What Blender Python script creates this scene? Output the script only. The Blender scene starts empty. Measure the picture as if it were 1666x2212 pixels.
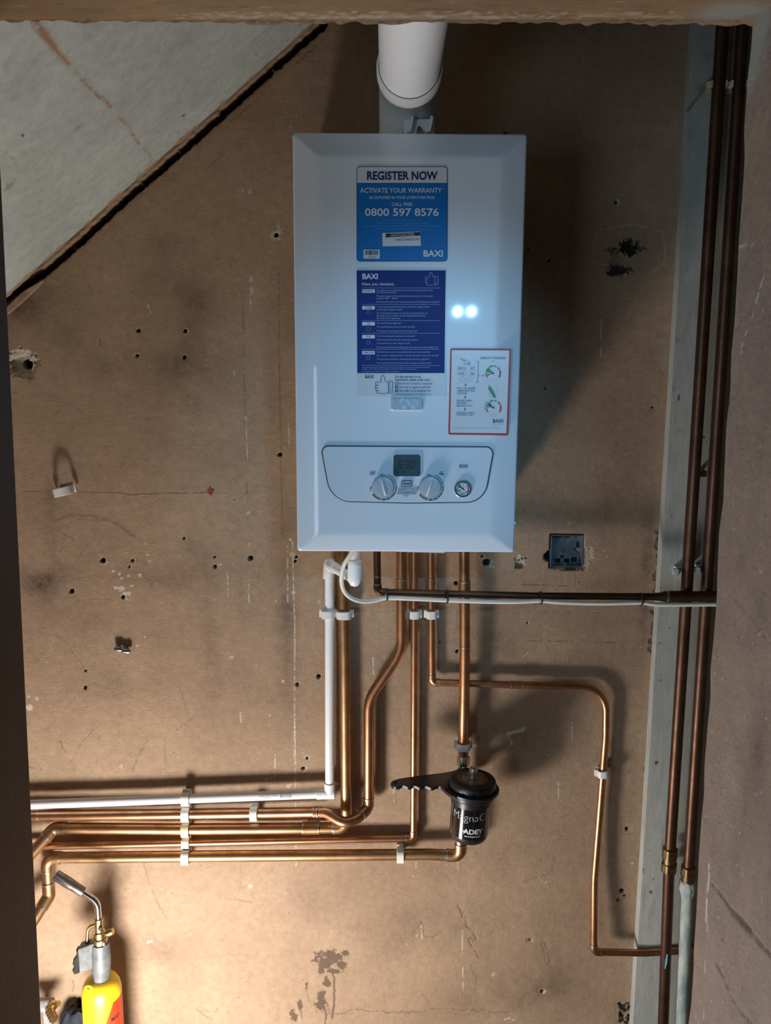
import bpy, bmesh, math, random
import numpy as np
from mathutils import Vector, Matrix

S = bpy.context.scene
COL = S.collection
rng = np.random.default_rng(7)
random.seed(7)

# ------------------------------------------------------------------ camera
F = 1728.0
CX, CY = 833.0, 1106.0
CAM = Vector((0.0, -1.75, 1.6))
TH, RO = math.radians(9.0), 0.006
_f = Vector((0, math.cos(TH), -math.sin(TH)))
_u0 = Vector((0, math.sin(TH), math.cos(TH)))
_r0 = Vector((1, 0, 0))
_r = _r0 * math.cos(RO) + _u0 * math.sin(RO)
_u = _u0 * math.cos(RO) - _r0 * math.sin(RO)

def ray(px, py):
    return _f + _r * ((px - CX) / F) + _u * ((CY - py) / F)
def P(px, py, off=0.0):
    """photo point -> place on the vertical plane standing 'off' metres out from the back wall"""
    d = ray(px, py); t = (-off - CAM.y) / d.y
    return CAM + d * t
def PZ(px, py, z):
    d = ray(px, py); t = (z - CAM.z) / d.z
    return CAM + d * t
def PPL(px, py, o, n):
    d = ray(px, py); t = (o - CAM).dot(n) / d.dot(n)
    return CAM + d * t
def mpp(p):
    """metres per photo pixel at a place"""
    return (p - CAM).dot(_f) / F

# ------------------------------------------------------------------ materials
def lin(c):
    c = c / 255.0
    return c / 12.92 if c <= 0.04045 else ((c + 0.055) / 1.055) ** 2.4
def rgb(r, g, b):
    return (lin(r), lin(g), lin(b), 1.0)

MATS = {}
def mat(name, col, rough=0.5, metal=0.0, var=0.0, vscale=30.0, bump=0.0, bscale=150.0, col2=None,
        coat=0.0, rvar=0.0, spec=0.5, trans=0.0, emit=None, estr=0.0, stretch=(1, 1, 1)):
    m = bpy.data.materials.new(name); m.use_nodes = True
    nt = m.node_tree; b = nt.nodes['Principled BSDF']
    b.inputs['Base Color'].default_value = col
    b.inputs['Roughness'].default_value = rough
    b.inputs['Metallic'].default_value = metal
    b.inputs['Specular IOR Level'].default_value = spec
    b.inputs['Coat Weight'].default_value = coat
    b.inputs['Coat Roughness'].default_value = 0.035
    if trans: b.inputs['Transmission Weight'].default_value = trans
    if emit:
        b.inputs['Emission Color'].default_value = emit
        b.inputs['Emission Strength'].default_value = estr
    tc = nt.nodes.new('ShaderNodeTexCoord')
    mp = nt.nodes.new('ShaderNodeMapping'); mp.inputs['Scale'].default_value = stretch
    nt.links.new(tc.outputs['Object'], mp.inputs['Vector'])
    if var or col2:
        n = nt.nodes.new('ShaderNodeTexNoise'); n.inputs['Scale'].default_value = vscale
        n.inputs['Detail'].default_value = 6; n.inputs['Roughness'].default_value = 0.6
        nt.links.new(mp.outputs['Vector'], n.inputs['Vector'])
        r = nt.nodes.new('ShaderNodeValToRGB')
        r.color_ramp.elements[0].position = 0.35; r.color_ramp.elements[1].position = 0.65
        c2 = col2 if col2 else tuple(x * (1 - var) for x in col[:3]) + (1,)
        r.color_ramp.elements[0].color = c2; r.color_ramp.elements[1].color = col
        nt.links.new(n.outputs['Fac'], r.inputs['Fac'])
        nt.links.new(r.outputs['Color'], b.inputs['Base Color'])
        if rvar:
            q = nt.nodes.new('ShaderNodeMapRange')
            q.inputs['To Min'].default_value = rough + rvar; q.inputs['To Max'].default_value = rough - rvar
            nt.links.new(n.outputs['Fac'], q.inputs['Value'])
            nt.links.new(q.outputs['Result'], b.inputs['Roughness'])
    if bump:
        n2 = nt.nodes.new('ShaderNodeTexNoise'); n2.inputs['Scale'].default_value = bscale
        n2.inputs['Detail'].default_value = 4
        nt.links.new(mp.outputs['Vector'], n2.inputs['Vector'])
        bp = nt.nodes.new('ShaderNodeBump'); bp.inputs['Strength'].default_value = bump
        bp.inputs['Distance'].default_value = 0.002
        nt.links.new(n2.outputs['Fac'], bp.inputs['Height'])
        nt.links.new(bp.outputs['Normal'], b.inputs['Normal'])
    MATS[name] = m
    return m

def surf_mat(name, colA, colB, dark, light, hole, rough=0.75, big=2.5, fine=45.0, bump=0.35, bscale=220.0, spec=0.3, stretch=(1, 1, 1), mid=None):
    """old painted surface: mottled base; the mesh attribute 'marks' carries dirt (R), chips and plaster (G), holes (B)"""
    m = bpy.data.materials.new(name); m.use_nodes = True
    nt = m.node_tree; L = nt.links; b = nt.nodes['Principled BSDF']
    b.inputs['Roughness'].default_value = rough
    b.inputs['Specular IOR Level'].default_value = spec
    tc = nt.nodes.new('ShaderNodeTexCoord')
    mp = nt.nodes.new('ShaderNodeMapping'); mp.inputs['Scale'].default_value = stretch
    L.new(tc.outputs['Object'], mp.inputs['Vector'])
    def noise(sc, det=7, ro=0.62):
        n = nt.nodes.new('ShaderNodeTexNoise'); n.inputs['Scale'].default_value = sc
        n.inputs['Detail'].default_value = det; n.inputs['Roughness'].default_value = ro
        L.new(mp.outputs['Vector'], n.inputs['Vector']); return n
    n1 = noise(big); n2 = noise(fine)
    r1 = nt.nodes.new('ShaderNodeValToRGB')
    r1.color_ramp.elements[0].position = 0.36; r1.color_ramp.elements[1].position = 0.64
    r1.color_ramp.elements[0].color = colB; r1.color_ramp.elements[1].color = colA
    L.new(n1.outputs['Fac'], r1.inputs['Fac'])
    mr = nt.nodes.new('ShaderNodeMapRange')
    mr.inputs['From Min'].default_value = 0.3; mr.inputs['From Max'].default_value = 0.7
    mr.inputs['To Min'].default_value = 0.86; mr.inputs['To Max'].default_value = 1.1
    L.new(n2.outputs['Fac'], mr.inputs['Value'])
    mul = nt.nodes.new('ShaderNodeMix'); mul.data_type = 'RGBA'; mul.blend_type = 'MULTIPLY'
    mul.inputs['Factor'].default_value = 1.0
    L.new(r1.outputs['Color'], mul.inputs['A']); L.new(mr.outputs['Result'], mul.inputs['B'])
    at = nt.nodes.new('ShaderNodeAttribute'); at.attribute_name = 'marks'
    sp = nt.nodes.new('ShaderNodeSeparateColor'); L.new(at.outputs['Color'], sp.inputs['Color'])
    prev = mul.outputs['Result']
    for ch, c in (('Red', dark), ('Green', light), ('Blue', hole)):
        mx = nt.nodes.new('ShaderNodeMix'); mx.data_type = 'RGBA'
        L.new(sp.outputs[ch], mx.inputs['Factor']); L.new(prev, mx.inputs['A'])
        mx.inputs['B'].default_value = c; prev = mx.outputs['Result']
    L.new(prev, b.inputs['Base Color'])
    n3 = noise(bscale, 5, 0.65); n4 = noise(bscale * 0.16, 4, 0.6)
    ad = nt.nodes.new('ShaderNodeMath'); ad.operation = 'ADD'
    L.new(n3.outputs['Fac'], ad.inputs[0]); L.new(n4.outputs['Fac'], ad.inputs[1])
    bp = nt.nodes.new('ShaderNodeBump'); bp.inputs['Strength'].default_value = bump
    bp.inputs['Distance'].default_value = 0.003
    L.new(ad.outputs[0], bp.inputs['Height']); L.new(bp.outputs['Normal'], b.inputs['Normal'])
    return m

M_COP = mat('copper', (0.66, 0.365, 0.195, 1), 0.38, 1.0, vscale=22, col2=(0.42, 0.205, 0.105, 1), rvar=0.10, bump=0.05, bscale=60)
M_COPB = mat('copper_bright', (0.74, 0.36, 0.16, 1), 0.22, 1.0, vscale=14, col2=(0.56, 0.23, 0.09, 1), rvar=0.08, bump=0.04, bscale=60)
M_COPT = mat('copper_tarnished', (0.58, 0.355, 0.18, 1), 0.42, 1.0, vscale=22, col2=(0.36, 0.205, 0.105, 1), rvar=0.1, bump=0.05, bscale=60)
M_COPD = mat('copper_oxidised', (0.135, 0.072, 0.046, 1), 0.43, 0.85, vscale=18, col2=(0.085, 0.040, 0.024, 1), rvar=0.08, bump=0.06, bscale=80)
M_SOLD = mat('solder', (0.62, 0.60, 0.56, 1), 0.38, 1.0, var=0.5, vscale=200, bump=0.3, bscale=300)
M_PVC = mat('white_pvc', (0.88, 0.90, 0.92, 1), 0.30, 0, var=0.03, vscale=8)
M_CLIP = mat('white_nylon', (0.80, 0.79, 0.74, 1), 0.42, 0, var=0.05, vscale=20)
M_CREAM = mat('cream_nylon', (0.70, 0.58, 0.36, 1), 0.45, 0, var=0.08, vscale=20)
M_CABLE = mat('white_flex', (0.74, 0.74, 0.68, 1), 0.42, 0, var=0.06, vscale=20)
M_BLACK = mat('black_nylon', (0.008, 0.008, 0.009, 1), 0.4)
M_CASE = mat('white_enamel', (0.70, 0.79, 0.87, 1), 0.35, 0, bump=0.03, bscale=140, coat=1.0)
M_GREYP = mat('grey_plastic', (0.30, 0.31, 0.30, 1), 0.45)
M_SHADE_BTN = mat('groove_shade_button_grey', (0.06, 0.075, 0.10, 1), 0.5)  # dark grey: painted shade of the panel groove, also the reset button surround
M_PANEL = mat('panel_plastic', (0.62, 0.71, 0.80, 1), 0.30, 0)
M_FLUE = mat('white_flue', (0.70, 0.72, 0.74, 1), 0.32, 0, var=0.06, vscale=10)
M_STEEL = mat('steel', (0.55, 0.56, 0.57, 1), 0.25, 1.0, var=0.3, vscale=60)
M_CHROME = mat('chromed_tube', (0.72, 0.74, 0.78, 1), 0.12, 1.0)
M_BURNT = mat('heat_blued_steel', (0.34, 0.33, 0.34, 1), 0.36, 0.9, vscale=35, col2=(0.19, 0.15, 0.12, 1), rvar=0.1)
M_BRASS = mat('brass', (0.66, 0.50, 0.22, 1), 0.33, 1.0, vscale=70, col2=(0.45, 0.33, 0.14, 1), rvar=0.08)
M_DBRASS = mat('tarnished_brass', (0.28, 0.19, 0.10, 1), 0.4, 1.0, vscale=60, col2=(0.16, 0.10, 0.055, 1), rvar=0.08)
M_NICK = mat('nickel_plate', (0.80, 0.76, 0.66, 1), 0.38, 1.0, var=0.15, vscale=50)
M_TORCH = mat('grey_torch_plastic', (0.17, 0.18, 0.185, 1), 0.45, 0, vscale=40, col2=(0.10, 0.105, 0.105, 1), bump=0.1, bscale=120)
M_YEL = mat('yellow_enamel', (0.90, 0.62, 0.015, 1), 0.38, 0, var=0.06, vscale=12, coat=0.1)
M_RED = mat('red_label', (0.62, 0.045, 0.012, 1), 0.4)
M_BLK2 = mat('black_gloss', (0.006, 0.006, 0.007, 1), 0.14, 0, coat=0.4)
M_BLK3 = mat('black_satin', (0.012, 0.012, 0.013, 1), 0.38)
M_GALV = mat('galvanised', (0.34, 0.38, 0.41, 1), 0.45, 0.6, vscale=45, col2=(0.16, 0.19, 0.21, 1), rvar=0.1)
M_WPIPE = mat('peeling_white_paint', (0.56, 0.57, 0.52, 1), 0.6, 0, vscale=35, col2=(0.20, 0.27, 0.24, 1), bump=0.6, bscale=90, stretch=(1, 1, 0.35))
M_PLUG = mat('red_plug', (0.45, 0.06, 0.025, 1), 0.5)
M_VERD = mat('verdigris', (0.10, 0.32, 0.36, 1), 0.8, 0, var=0.4, vscale=120)
M_CLOTH = mat('dark_cloth', (0.03, 0.04, 0.07, 1), 0.85, 0, vscale=18, col2=(0.012, 0.013, 0.017, 1), bump=0.5, bscale=400)
# prints
I_NAVY = mat('ink_navy', (0.006, 0.014, 0.11, 1), 0.4)
I_WHITE = mat('ink_white', (0.66, 0.72, 0.80, 1), 0.4)
I_DIMW = mat('ink_pale_blue', (0.30, 0.40, 0.62, 1), 0.4)
I_CYAN = mat('ink_cyan', (0.05, 0.33, 0.62, 1), 0.4)
I_BLACK = mat('ink_black', (0.01, 0.01, 0.012, 1), 0.45)
I_GREY = mat('ink_grey', (0.10, 0.12, 0.14, 1), 0.45)
I_LGREY = mat('ink_light_grey', (0.32, 0.36, 0.40, 1), 0.45)
I_RED = mat('ink_red', (0.42, 0.018, 0.012, 1), 0.4)
I_GREEN = mat('ink_green', (0.05, 0.26, 0.11, 1), 0.4)
I_BLUE = mat('ink_blue', (0.012, 0.05, 0.24, 1), 0.4)
I_TAN = mat('ink_tan', (0.55, 0.46, 0.25, 1), 0.45)
I_BROWN = mat('ink_brown', (0.40, 0.23, 0.02, 1), 0.45)
V_BLUE = mat('blue_vinyl', (0.002, 0.155, 0.50, 1), 0.4, coat=0.15, spec=0.3)
V_NAVY = mat('navy_vinyl', (0.003, 0.017, 0.19, 1), 0.5, 0, bump=0.05, bscale=60, coat=0.15, spec=0.3)
V_WHITE = mat('white_vinyl', (0.64, 0.68, 0.73, 1), 0.3, coat=0.2)
M_LCD = mat('lcd_glass', (0.055, 0.10, 0.115, 1), 0.12, 0)
M_LED = mat('green_led', (0.0, 0.4, 0.2, 1), 0.3, 0, emit=(0.0, 1.0, 0.5, 1), estr=1.6)
M_SILV = mat('silver_plastic', (0.52, 0.60, 0.68, 1), 0.22, 0.25)

# ------------------------------------------------------------------ object helpers
def thing(name, label, cat, loc, group=None):
    o = bpy.data.objects.new(name, None); COL.objects.link(o)
    o.location = loc; o.empty_display_size = 0.05
    o['label'] = label; o['category'] = cat
    if group: o['group'] = group
    return o

def root_loc(o):
    while o.parent: o = o.parent
    return Vector(o.location)

def mk(name, V, Fc, m, parent=None, smooth=None, label=None):
    me = bpy.data.meshes.new(name)
    if parent is not None:
        rl = root_loc(parent); V = [Vector(v) - rl for v in V]
    me.from_pydata([tuple(v) for v in V], [], Fc)
    me.materials.append(m)
    bm = bmesh.new(); bm.from_mesh(me)
    bmesh.ops.recalc_face_normals(bm, faces=bm.faces)
    bm.to_mesh(me); bm.free()
    if smooth is not None:
        me.polygons.foreach_set('use_smooth', [True] * len(me.polygons))
        me.set_sharp_from_angle(angle=math.radians(smooth))
    o = bpy.data.objects.new(name, me); COL.objects.link(o)
    if parent is not None:
        o.parent = parent
    if label: o['label'] = label
    return o

def top(o, label, cat, group=None):
    """a thing that is one mesh: give it its label and move its origin to its middle"""
    me = o.data
    c = sum((v.co for v in me.vertices), Vector()) / len(me.vertices)
    me.transform(Matrix.Translation(-c)); o.location = c
    o['label'] = label; o['category'] = cat
    if group: o['group'] = group
    return o

def bevel(o, w, seg=2, ang=40):
    md = o.modifiers.new('bevel', 'BEVEL'); md.width = w; md.segments = seg
    md.limit_method = 'ANGLE'; md.angle_limit = math.radians(ang)
    o.data.polygons.foreach_set('use_smooth', [True] * len(o.data.polygons))
    o.data.set_sharp_from_angle(angle=math.radians(50))
    return o

class MB:
    def __init__(s): s.V = []; s.F = []
    def add(s, V, Fc):
        n = len(s.V); s.V += [Vector(v) for v in V]; s.F += [tuple(i + n for i in f) for f in Fc]
        return s
    def box(s, c, h, ax=None):
        c = Vector(c)
        ax = ax or (Vector((1, 0, 0)), Vector((0, 1, 0)), Vector((0, 0, 1)))
        V = [c + ax[0] * (h[0] * i) + ax[1] * (h[1] * j) + ax[2] * (h[2] * k) for i in (-1, 1) for j in (-1, 1) for k in (-1, 1)]
        return s.add(V, [(0, 1, 3, 2), (4, 6, 7, 5), (0, 4, 5, 1), (2, 3, 7, 6), (0, 2, 6, 4), (1, 5, 7, 3)])
    def prism(s, front, d):
        """closed outline pushed along vector d"""
        n = len(front); d = Vector(d)
        V = [Vector(p) for p in front] + [Vector(p) + d for p in front]
        Fc = [tuple(range(n)), tuple(range(2 * n - 1, n - 1, -1))]
        Fc += [(i, i + n, (i + 1) % n + n, (i + 1) % n) for i in range(n)]
        return s.add(V, Fc)
    def tube(s, pts, rad, seg=16, cap=True, sx=1.0, ref=None):
        pts = [Vector(p) for p in pts]; n = len(pts)
        if not hasattr(rad, '__len__'): rad = [rad] * n
        T = []
        for i in range(n):
            a = pts[max(i - 1, 0)]; b = pts[min(i + 1, n - 1)]
            T.append((b - a).normalized())
        nrm = ref or (Vector((0, 1, 0)) if abs(T[0].y) < 0.9 else Vector((1, 0, 0)))
        nrm = (nrm - T[0] * nrm.dot(T[0])).normalized()
        V = []
        for i in range(n):
            if i:
                nrm = (nrm - T[i] * nrm.dot(T[i]))
                nrm.normalize()
            bi = T[i].cross(nrm)
            for k in range(seg):
                a = 2 * math.pi * k / seg
                V.append(pts[i] + (nrm * math.cos(a) + bi * (math.sin(a) * sx)) * rad[i])
        Fc = []
        for i in range(n - 1):
            for k in range(seg):
                Fc.append((i * seg + k, i * seg + (k + 1) % seg, (i + 1) * seg + (k + 1) % seg, (i + 1) * seg + k))
        if cap:
            Fc.append(tuple(range(seg - 1, -1, -1))); Fc.append(tuple((n - 1) * seg + k for k in range(seg)))
        return s.add(V, Fc)
    def lathe(s, prof, base, axis=(0, 0, 1), seg=40, mod=None, x0=None):
        axis = Vector(axis).normalized(); base = Vector(base)
        x = Vector(x0) if x0 else (Vector((1, 0, 0)) if abs(axis.x) < 0.9 else Vector((0, 0, 1)))
        x = (x - axis * x.dot(axis)).normalized(); y = axis.cross(x)
        V = []; 
        for j, (r, h) in enumerate(prof):
            for k in range(seg):
                a = 2 * math.pi * k / seg
                rr = max(r, 1e-5) * (mod(a, j) if mod else 1)
                V.append(base + axis * h + (x * math.cos(a) + y * math.sin(a)) * rr)
        Fc = []
        for j in range(len(prof) - 1):
            for k in range(seg):
                Fc.append((j * seg + k, j * seg + (k + 1) % seg, (j + 1) * seg + (k + 1) % seg, (j + 1) * seg + k))
        Fc.append(tuple(range(seg - 1, -1, -1))); Fc.append(tuple((len(prof) - 1) * seg + k for k in range(seg)))
        return s.add(V, Fc)
    def build(s, name, m, parent=None, smooth=40, label=None):
        return mk(name, s.V, s.F, m, parent, smooth, label)

def fillet(pts, rads, n=10):
    """polyline with rounded corners"""
    pts = [Vector(p) for p in pts]
    if not hasattr(rads, '__len__'): rads = [rads] * len(pts)
    out = [pts[0]]
    for i in range(1, len(pts) - 1):
        a, b, c = pts[i - 1], pts[i], pts[i + 1]
        u = (a - b); v = (c - b); lu, lv = u.length, v.length
        u.normalize(); v.normalize()
        ang = u.angle(v)
        if ang > math.pi - 0.02 or rads[i] <= 0: out.append(b); continue
        t = min(rads[i] / math.tan(ang / 2), 0.49 * lu if i > 1 else 0.98 * lu, 0.49 * lv if i < len(pts) - 2 else 0.98 * lv)
        r = t * math.tan(ang / 2)
        ce = b + (u + v).normalized() * (r / math.sin(ang / 2))
        p0 = b + u * t; p1 = b + v * t
        d0 = p0 - ce; d1 = p1 - ce; w = d0.angle(d1)
        for k in range(n + 1):
            q = k / n
            d = (d0 * math.sin((1 - q) * w) + d1 * math.sin(q * w)) / math.sin(w)
            out.append(ce + d)
    out.append(pts[-1])
    return out

def rrect(x0, y0, x1, y1, r, n=6, skew=None):
    """rounded rectangle outline in photo pixels (clockwise from top left)"""
    if not hasattr(r, '__len__'): r = [r] * 4
    out = []
    for (cx, cy, a0, rr) in ((x0 + r[0], y0 + r[0], 180, r[0]), (x1 - r[1], y0 + r[1], 270, r[1]), (x1 - r[2], y1 - r[2], 0, r[2]), (x0 + r[3], y1 - r[3], 90, r[3])):
        for k in range(n + 1):
            a = math.radians(a0 + 90 * k / n)
            out.append((cx + rr * math.cos(a), cy + rr * math.sin(a)))
    return out
def rpoly(pts, rads, n=8):
    """closed polygon in pixels with rounded corners"""
    N = len(pts); out = []
    if not hasattr(rads, '__len__'): rads = [rads] * N
    for i in range(N):
        a = Vector(pts[i - 1]).to_2d(); b = Vector(pts[i]).to_2d(); c = Vector(pts[(i + 1) % N]).to_2d()
        u = (a - b).normalized(); v = (c - b).normalized()
        ang = u.angle(v)
        if rads[i] <= 0 or ang > 3.1: out.append(tuple(b)); continue
        t = rads[i] / math.tan(ang / 2)
        ce = b + (u + v).normalized() * (rads[i] / math.sin(ang / 2))
        p0 = b + u * t - ce; p1 = b + v * t - ce; w = p0.angle(p1)
        for k in range(n + 1):
            q = k / n
            d = (p0 * math.sin((1 - q) * w) + p1 * math.sin(q * w)) / math.sin(w)
            out.append(tuple(ce + d))
    return out
def circ(cx, cy, r, n=32, ry=None, a0=0, a1=360):
    full = abs(a1 - a0) >= 360
    N = n if full else n + 1
    return [(cx + r * math.cos(math.radians(a0 + (a1 - a0) * k / n)), cy + (ry or r) * math.sin(math.radians(a0 + (a1 - a0) * k / n))) for k in range(N)]
def arcband(cx, cy, r0, r1, a0, a1, n=12):
    return circ(cx, cy, r1, n, a0=a0, a1=a1) + circ(cx, cy, r0, n, a0=a1, a1=a0)

class PX(MB):
    """flat shapes laid out on a vertical face 'off' metres out from the wall"""
    def __init__(s, off): super().__init__(); s.off = off
    def poly(s, pts, th=0.0, off=None):
        o = s.off if off is None else off
        V = [P(x, y, o) for x, y in pts]
        if th: s.prism(V, (0, th, 0))
        else: s.add(V, [tuple(range(len(V)))])
        return s
    def rect(s, x0, y0, x1, y1, **k): return s.poly([(x0, y0), (x1, y0), (x1, y1), (x0, y1)], **k)
    def stroke(s, pts, w, closed=False):
        n = len(pts)
        for i in range(n if closed else n - 1):
            a = Vector(pts[i]).to_2d(); b = Vector(pts[(i + 1) % n]).to_2d()
            d = (b - a); 
            if d.length < 1e-6: continue
            d.normalize(); q = Vector((-d.y, d.x)) * (w / 2); d *= w * 0.25
            s.poly([tuple(a - d + q), tuple(b + d + q), tuple(b + d - q), tuple(a - d - q)])
        return s
    def text(s, body, x0, x1, base, cap, bold=0.0, slope=0.0, italic=0.0):
        V, Fc, w = text_geo(body, bold)
        sx = (x1 - x0) / w; sy = cap / CAPH
        Q = []
        for (u, v) in V:
            px = x0 + u * sx + italic * v * sy; py = base - v * sy + slope * u * sx
            Q.append(P(px, py, s.off))
        return s.add(Q, Fc)

_TC = {}
def text_geo(body, bold):
    if (body, bold) in _TC: return _TC[(body, bold)]
    cu = bpy.data.curves.new('t', 'FONT'); cu.body = body; cu.size = 1.0
    cu.resolution_u = 3; cu.offset = bold
    ob = bpy.data.objects.new('t', cu); COL.objects.link(ob)
    dg = bpy.context.evaluated_depsgraph_get(); dg.update()
    me = bpy.data.meshes.new_from_object(ob.evaluated_get(dg))
    V = [(v.co.x, v.co.y) for v in me.vertices]; Fc = [tuple(p.vertices) for p in me.polygons]
    bpy.data.objects.remove(ob); bpy.data.curves.remove(cu); bpy.data.meshes.remove(me)
    mn = min(v[0] for v in V); mx = max(v[0] for v in V)
    V = [(a - mn, b) for a, b in V]
    _TC[(body, bold)] = (V, Fc, mx - mn)
    return _TC[(body, bold)]
CAPH = 0.72
_v, _q, _w = text_geo('H', 0.0)
CAPH = max(v[1] for v in _v)

# ------------------------------------------------------------------ worn surfaces
def vnoise(shape, cell, seed):
    r = np.random.default_rng(seed)
    h, w = shape
    gh, gw = int(h / cell) + 3, int(w / cell) + 3
    g = r.random((gh, gw))
    yy = np.arange(h) / cell; xx = np.arange(w) / cell
    y0 = yy.astype(int); x0 = xx.astype(int); fy = yy - y0; fx = xx - x0
    fy = fy * fy * (3 - 2 * fy); fx = fx * fx * (3 - 2 * fx)
    a = g[np.ix_(y0, x0)]; b = g[np.ix_(y0, x0 + 1)]; c = g[np.ix_(y0 + 1, x0)]; d = g[np.ix_(y0 + 1, x0 + 1)]
    return (a * (1 - fx) + b * fx) * (1 - fy)[:, None] + (c * (1 - fx) + d * fx) * fy[:, None]

class Sheet:
    """a finely gridded face in space: strokes and pits are given where the photo shows them and land on the face"""
    def __init__(s, o, u, v, lu, lv, step, seed=1):
        s.o = Vector(o); s.u = Vector(u).normalized(); s.v = Vector(v).normalized()
        s.n = s.u.cross(s.v).normalized()
        s.nu = int(lu / step) + 2; s.nv = int(lv / step) + 2
        s.su = lu / (s.nu - 1); s.sv = lv / (s.nv - 1)
        s.m = np.zeros((3, s.nv, s.nu), np.float32)
        s.h = np.zeros((s.nv, s.nu), np.float32)
        f = vnoise((s.nv, s.nu), 0.004 / step, seed); g = vnoise((s.nv, s.nu), 0.012 / step, seed + 1)
        s.no = 0.5 * f + 0.5 * g
        s.big = vnoise((s.nv, s.nu), 0.05 / step, seed + 2)
    def uv(s, px, py):
        p = PPL(px, py, s.o, s.n); d = p - s.o
        return d.dot(s.u), d.dot(s.v), mpp(p)
    def _win(s, a0, a1, b0, b1):
        i0 = max(int(a0 / s.su) - 1, 0); i1 = min(int(a1 / s.su) + 2, s.nu)
        j0 = max(int(b0 / s.sv) - 1, 0); j1 = min(int(b1 / s.sv) + 2, s.nv)
        if i1 <= i0 or j1 <= j0: return None
        A, B = np.meshgrid(np.arange(i0, i1) * s.su, np.arange(j0, j1) * s.sv)
        return slice(j0, j1), slice(i0, i1), A, B
    def line(s, pts, w, k, ch, rough=0.0, depth=0.0, dash=0.0, jit=0.0):
        if jit:
            q = [pts[0]]
            for (p0, p1) in zip(pts[:-1], pts[1:]):
                n = max(1, int(math.hypot(p1[0] - p0[0], p1[1] - p0[1]) / 5))
                for i in range(1, n + 1):
                    t = i / n; q.append((p0[0] + (p1[0] - p0[0]) * t + random.gauss(0, jit), p0[1] + (p1[1] - p0[1]) * t + random.gauss(0, jit)))
            pts = q
        for (p, q) in zip(pts[:-1], pts[1:]):
            a = s.uv(*p); b = s.uv(*q); sc = 0.5 * (a[2] + b[2]); r = max(w * sc, 0.0010)
            W = s._win(min(a[0], b[0]) - 3 * r, max(a[0], b[0]) + 3 * r, min(a[1], b[1]) - 3 * r, max(a[1], b[1]) + 3 * r)
            if W is None: continue
            js, is_, A, B = W
            dx, dy = b[0] - a[0], b[1] - a[1]; L2 = dx * dx + dy * dy + 1e-12
            t = np.clip(((A - a[0]) * dx + (B - a[1]) * dy) / L2, 0, 1)
            d = np.hypot(A - a[0] - t * dx, B - a[1] - t * dy)
            val = np.exp(-(d / r) ** 2) * k
            if rough: val = val * np.clip((s.no[js, is_] - rough) * 6, 0, 1.2)
            if dash: val = val * (s.big[js, is_] > dash)
            s.m[ch, js, is_] = np.maximum(s.m[ch, js, is_], np.clip(val, 0, 1))
            if depth: s.h[js, is_] = np.minimum(s.h[js, is_], -depth * np.clip(val, 0, 1)) if depth > 0 else np.maximum(s.h[js, is_], -depth * np.clip(val, 0, 1))
    def spot(s, px, py, rx, ry, k, ch, irr=0.3, depth=0.0, soft=0.25, seed=None):
        a = s.uv(px, py); RX, RY = max(rx * a[2], 0.0014), max(ry * a[2], 0.0014)
        W = s._win(a[0] - 2 * RX, a[0] + 2 * RX, a[1] - 2 * RY, a[1] + 2 * RY)
        if W is None: return
        js, is_, A, B = W
        d = np.hypot((A - a[0]) / RX, (B - a[1]) / RY)
        d = d + irr * (s.no[js, is_] - 0.5) * 2
        val = np.clip((1 - d) / soft + 0.5, 0, 1) * k
        if ch is not None: s.m[ch, js, is_] = np.maximum(s.m[ch, js, is_], val)
        if depth: s.h[js, is_] = np.minimum(s.h[js, is_], -depth * np.clip(val / max(k, 1e-3), 0, 1))
    def smudge(s, px, py, rx, ry, k, ch=0, ang=0.0):
        a = s.uv(px, py); RX, RY = rx * a[2], ry * a[2]; R = max(RX, RY)
        W = s._win(a[0] - 2.2 * R, a[0] + 2.2 * R, a[1] - 2.2 * R, a[1] + 2.2 * R)
        if W is None: return
        js, is_, A, B = W
        c, q = math.cos(ang), math.sin(ang)
        X = (A - a[0]) * c + (B - a[1]) * q; Y = -(A - a[0]) * q + (B - a[1]) * c
        val = np.exp(-(X / RX) ** 2 - (Y / RY) ** 2) * k * (0.35 + 1.1 * s.big[js, is_]) * (0.55 + 0.9 * s.no[js, is_])
        s.m[ch, js, is_] = np.clip(s.m[ch, js, is_] + val, 0, 1)
    def build(s, name, m, extra=None, back=0.0):
        I, J = np.meshgrid(np.arange(s.nu), np.arange(s.nv))
        o = np.array(s.o); u = np.array(s.u); v = np.array(s.v); n = np.array(s.n)
        co = o + I[..., None] * s.su * u + J[..., None] * s.sv * v + s.h[..., None] * n
        co = co.reshape(-1, 3).astype(np.float32)
        a = (J[:-1, :-1] * s.nu + I[:-1, :-1]).ravel()
        quads = np.stack([a, a + 1, a + 1 + s.nu, a + s.nu], 1)
        nE = 0
        if extra:
            EV = np.array([tuple(x) for x in extra.V], np.float32); nE = len(EV)
        me = bpy.data.meshes.new(name)
        nv = len(co)
        allc = np.concatenate([co, EV]) if nE else co
        loops = [quads.ravel()]; starts = np.arange(len(quads)) * 4
        tot = len(quads) * 4
        if nE:
            for f in extra.F:
                loops.append(np.array(f) + nv); starts = np.append(starts, tot); tot += len(f)
        loops = np.concatenate(loops)
        me.vertices.add(len(allc)); me.vertices.foreach_set('co', allc.ravel())
        me.loops.add(len(loops)); me.loops.foreach_set('vertex_index', loops.astype(np.int32))
        me.polygons.add(len(starts)); me.polygons.foreach_set('loop_start', starts.astype(np.int32))
        sm = np.zeros(len(starts), bool); sm[:len(quads)] = True
        me.polygons.foreach_set('use_smooth', sm)
        me.update(calc_edges=True)
        at = me.attributes.new('marks', 'FLOAT_COLOR', 'POINT')
        colr = np.zeros((len(allc), 4), np.float32); colr[:, 3] = 1
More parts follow.
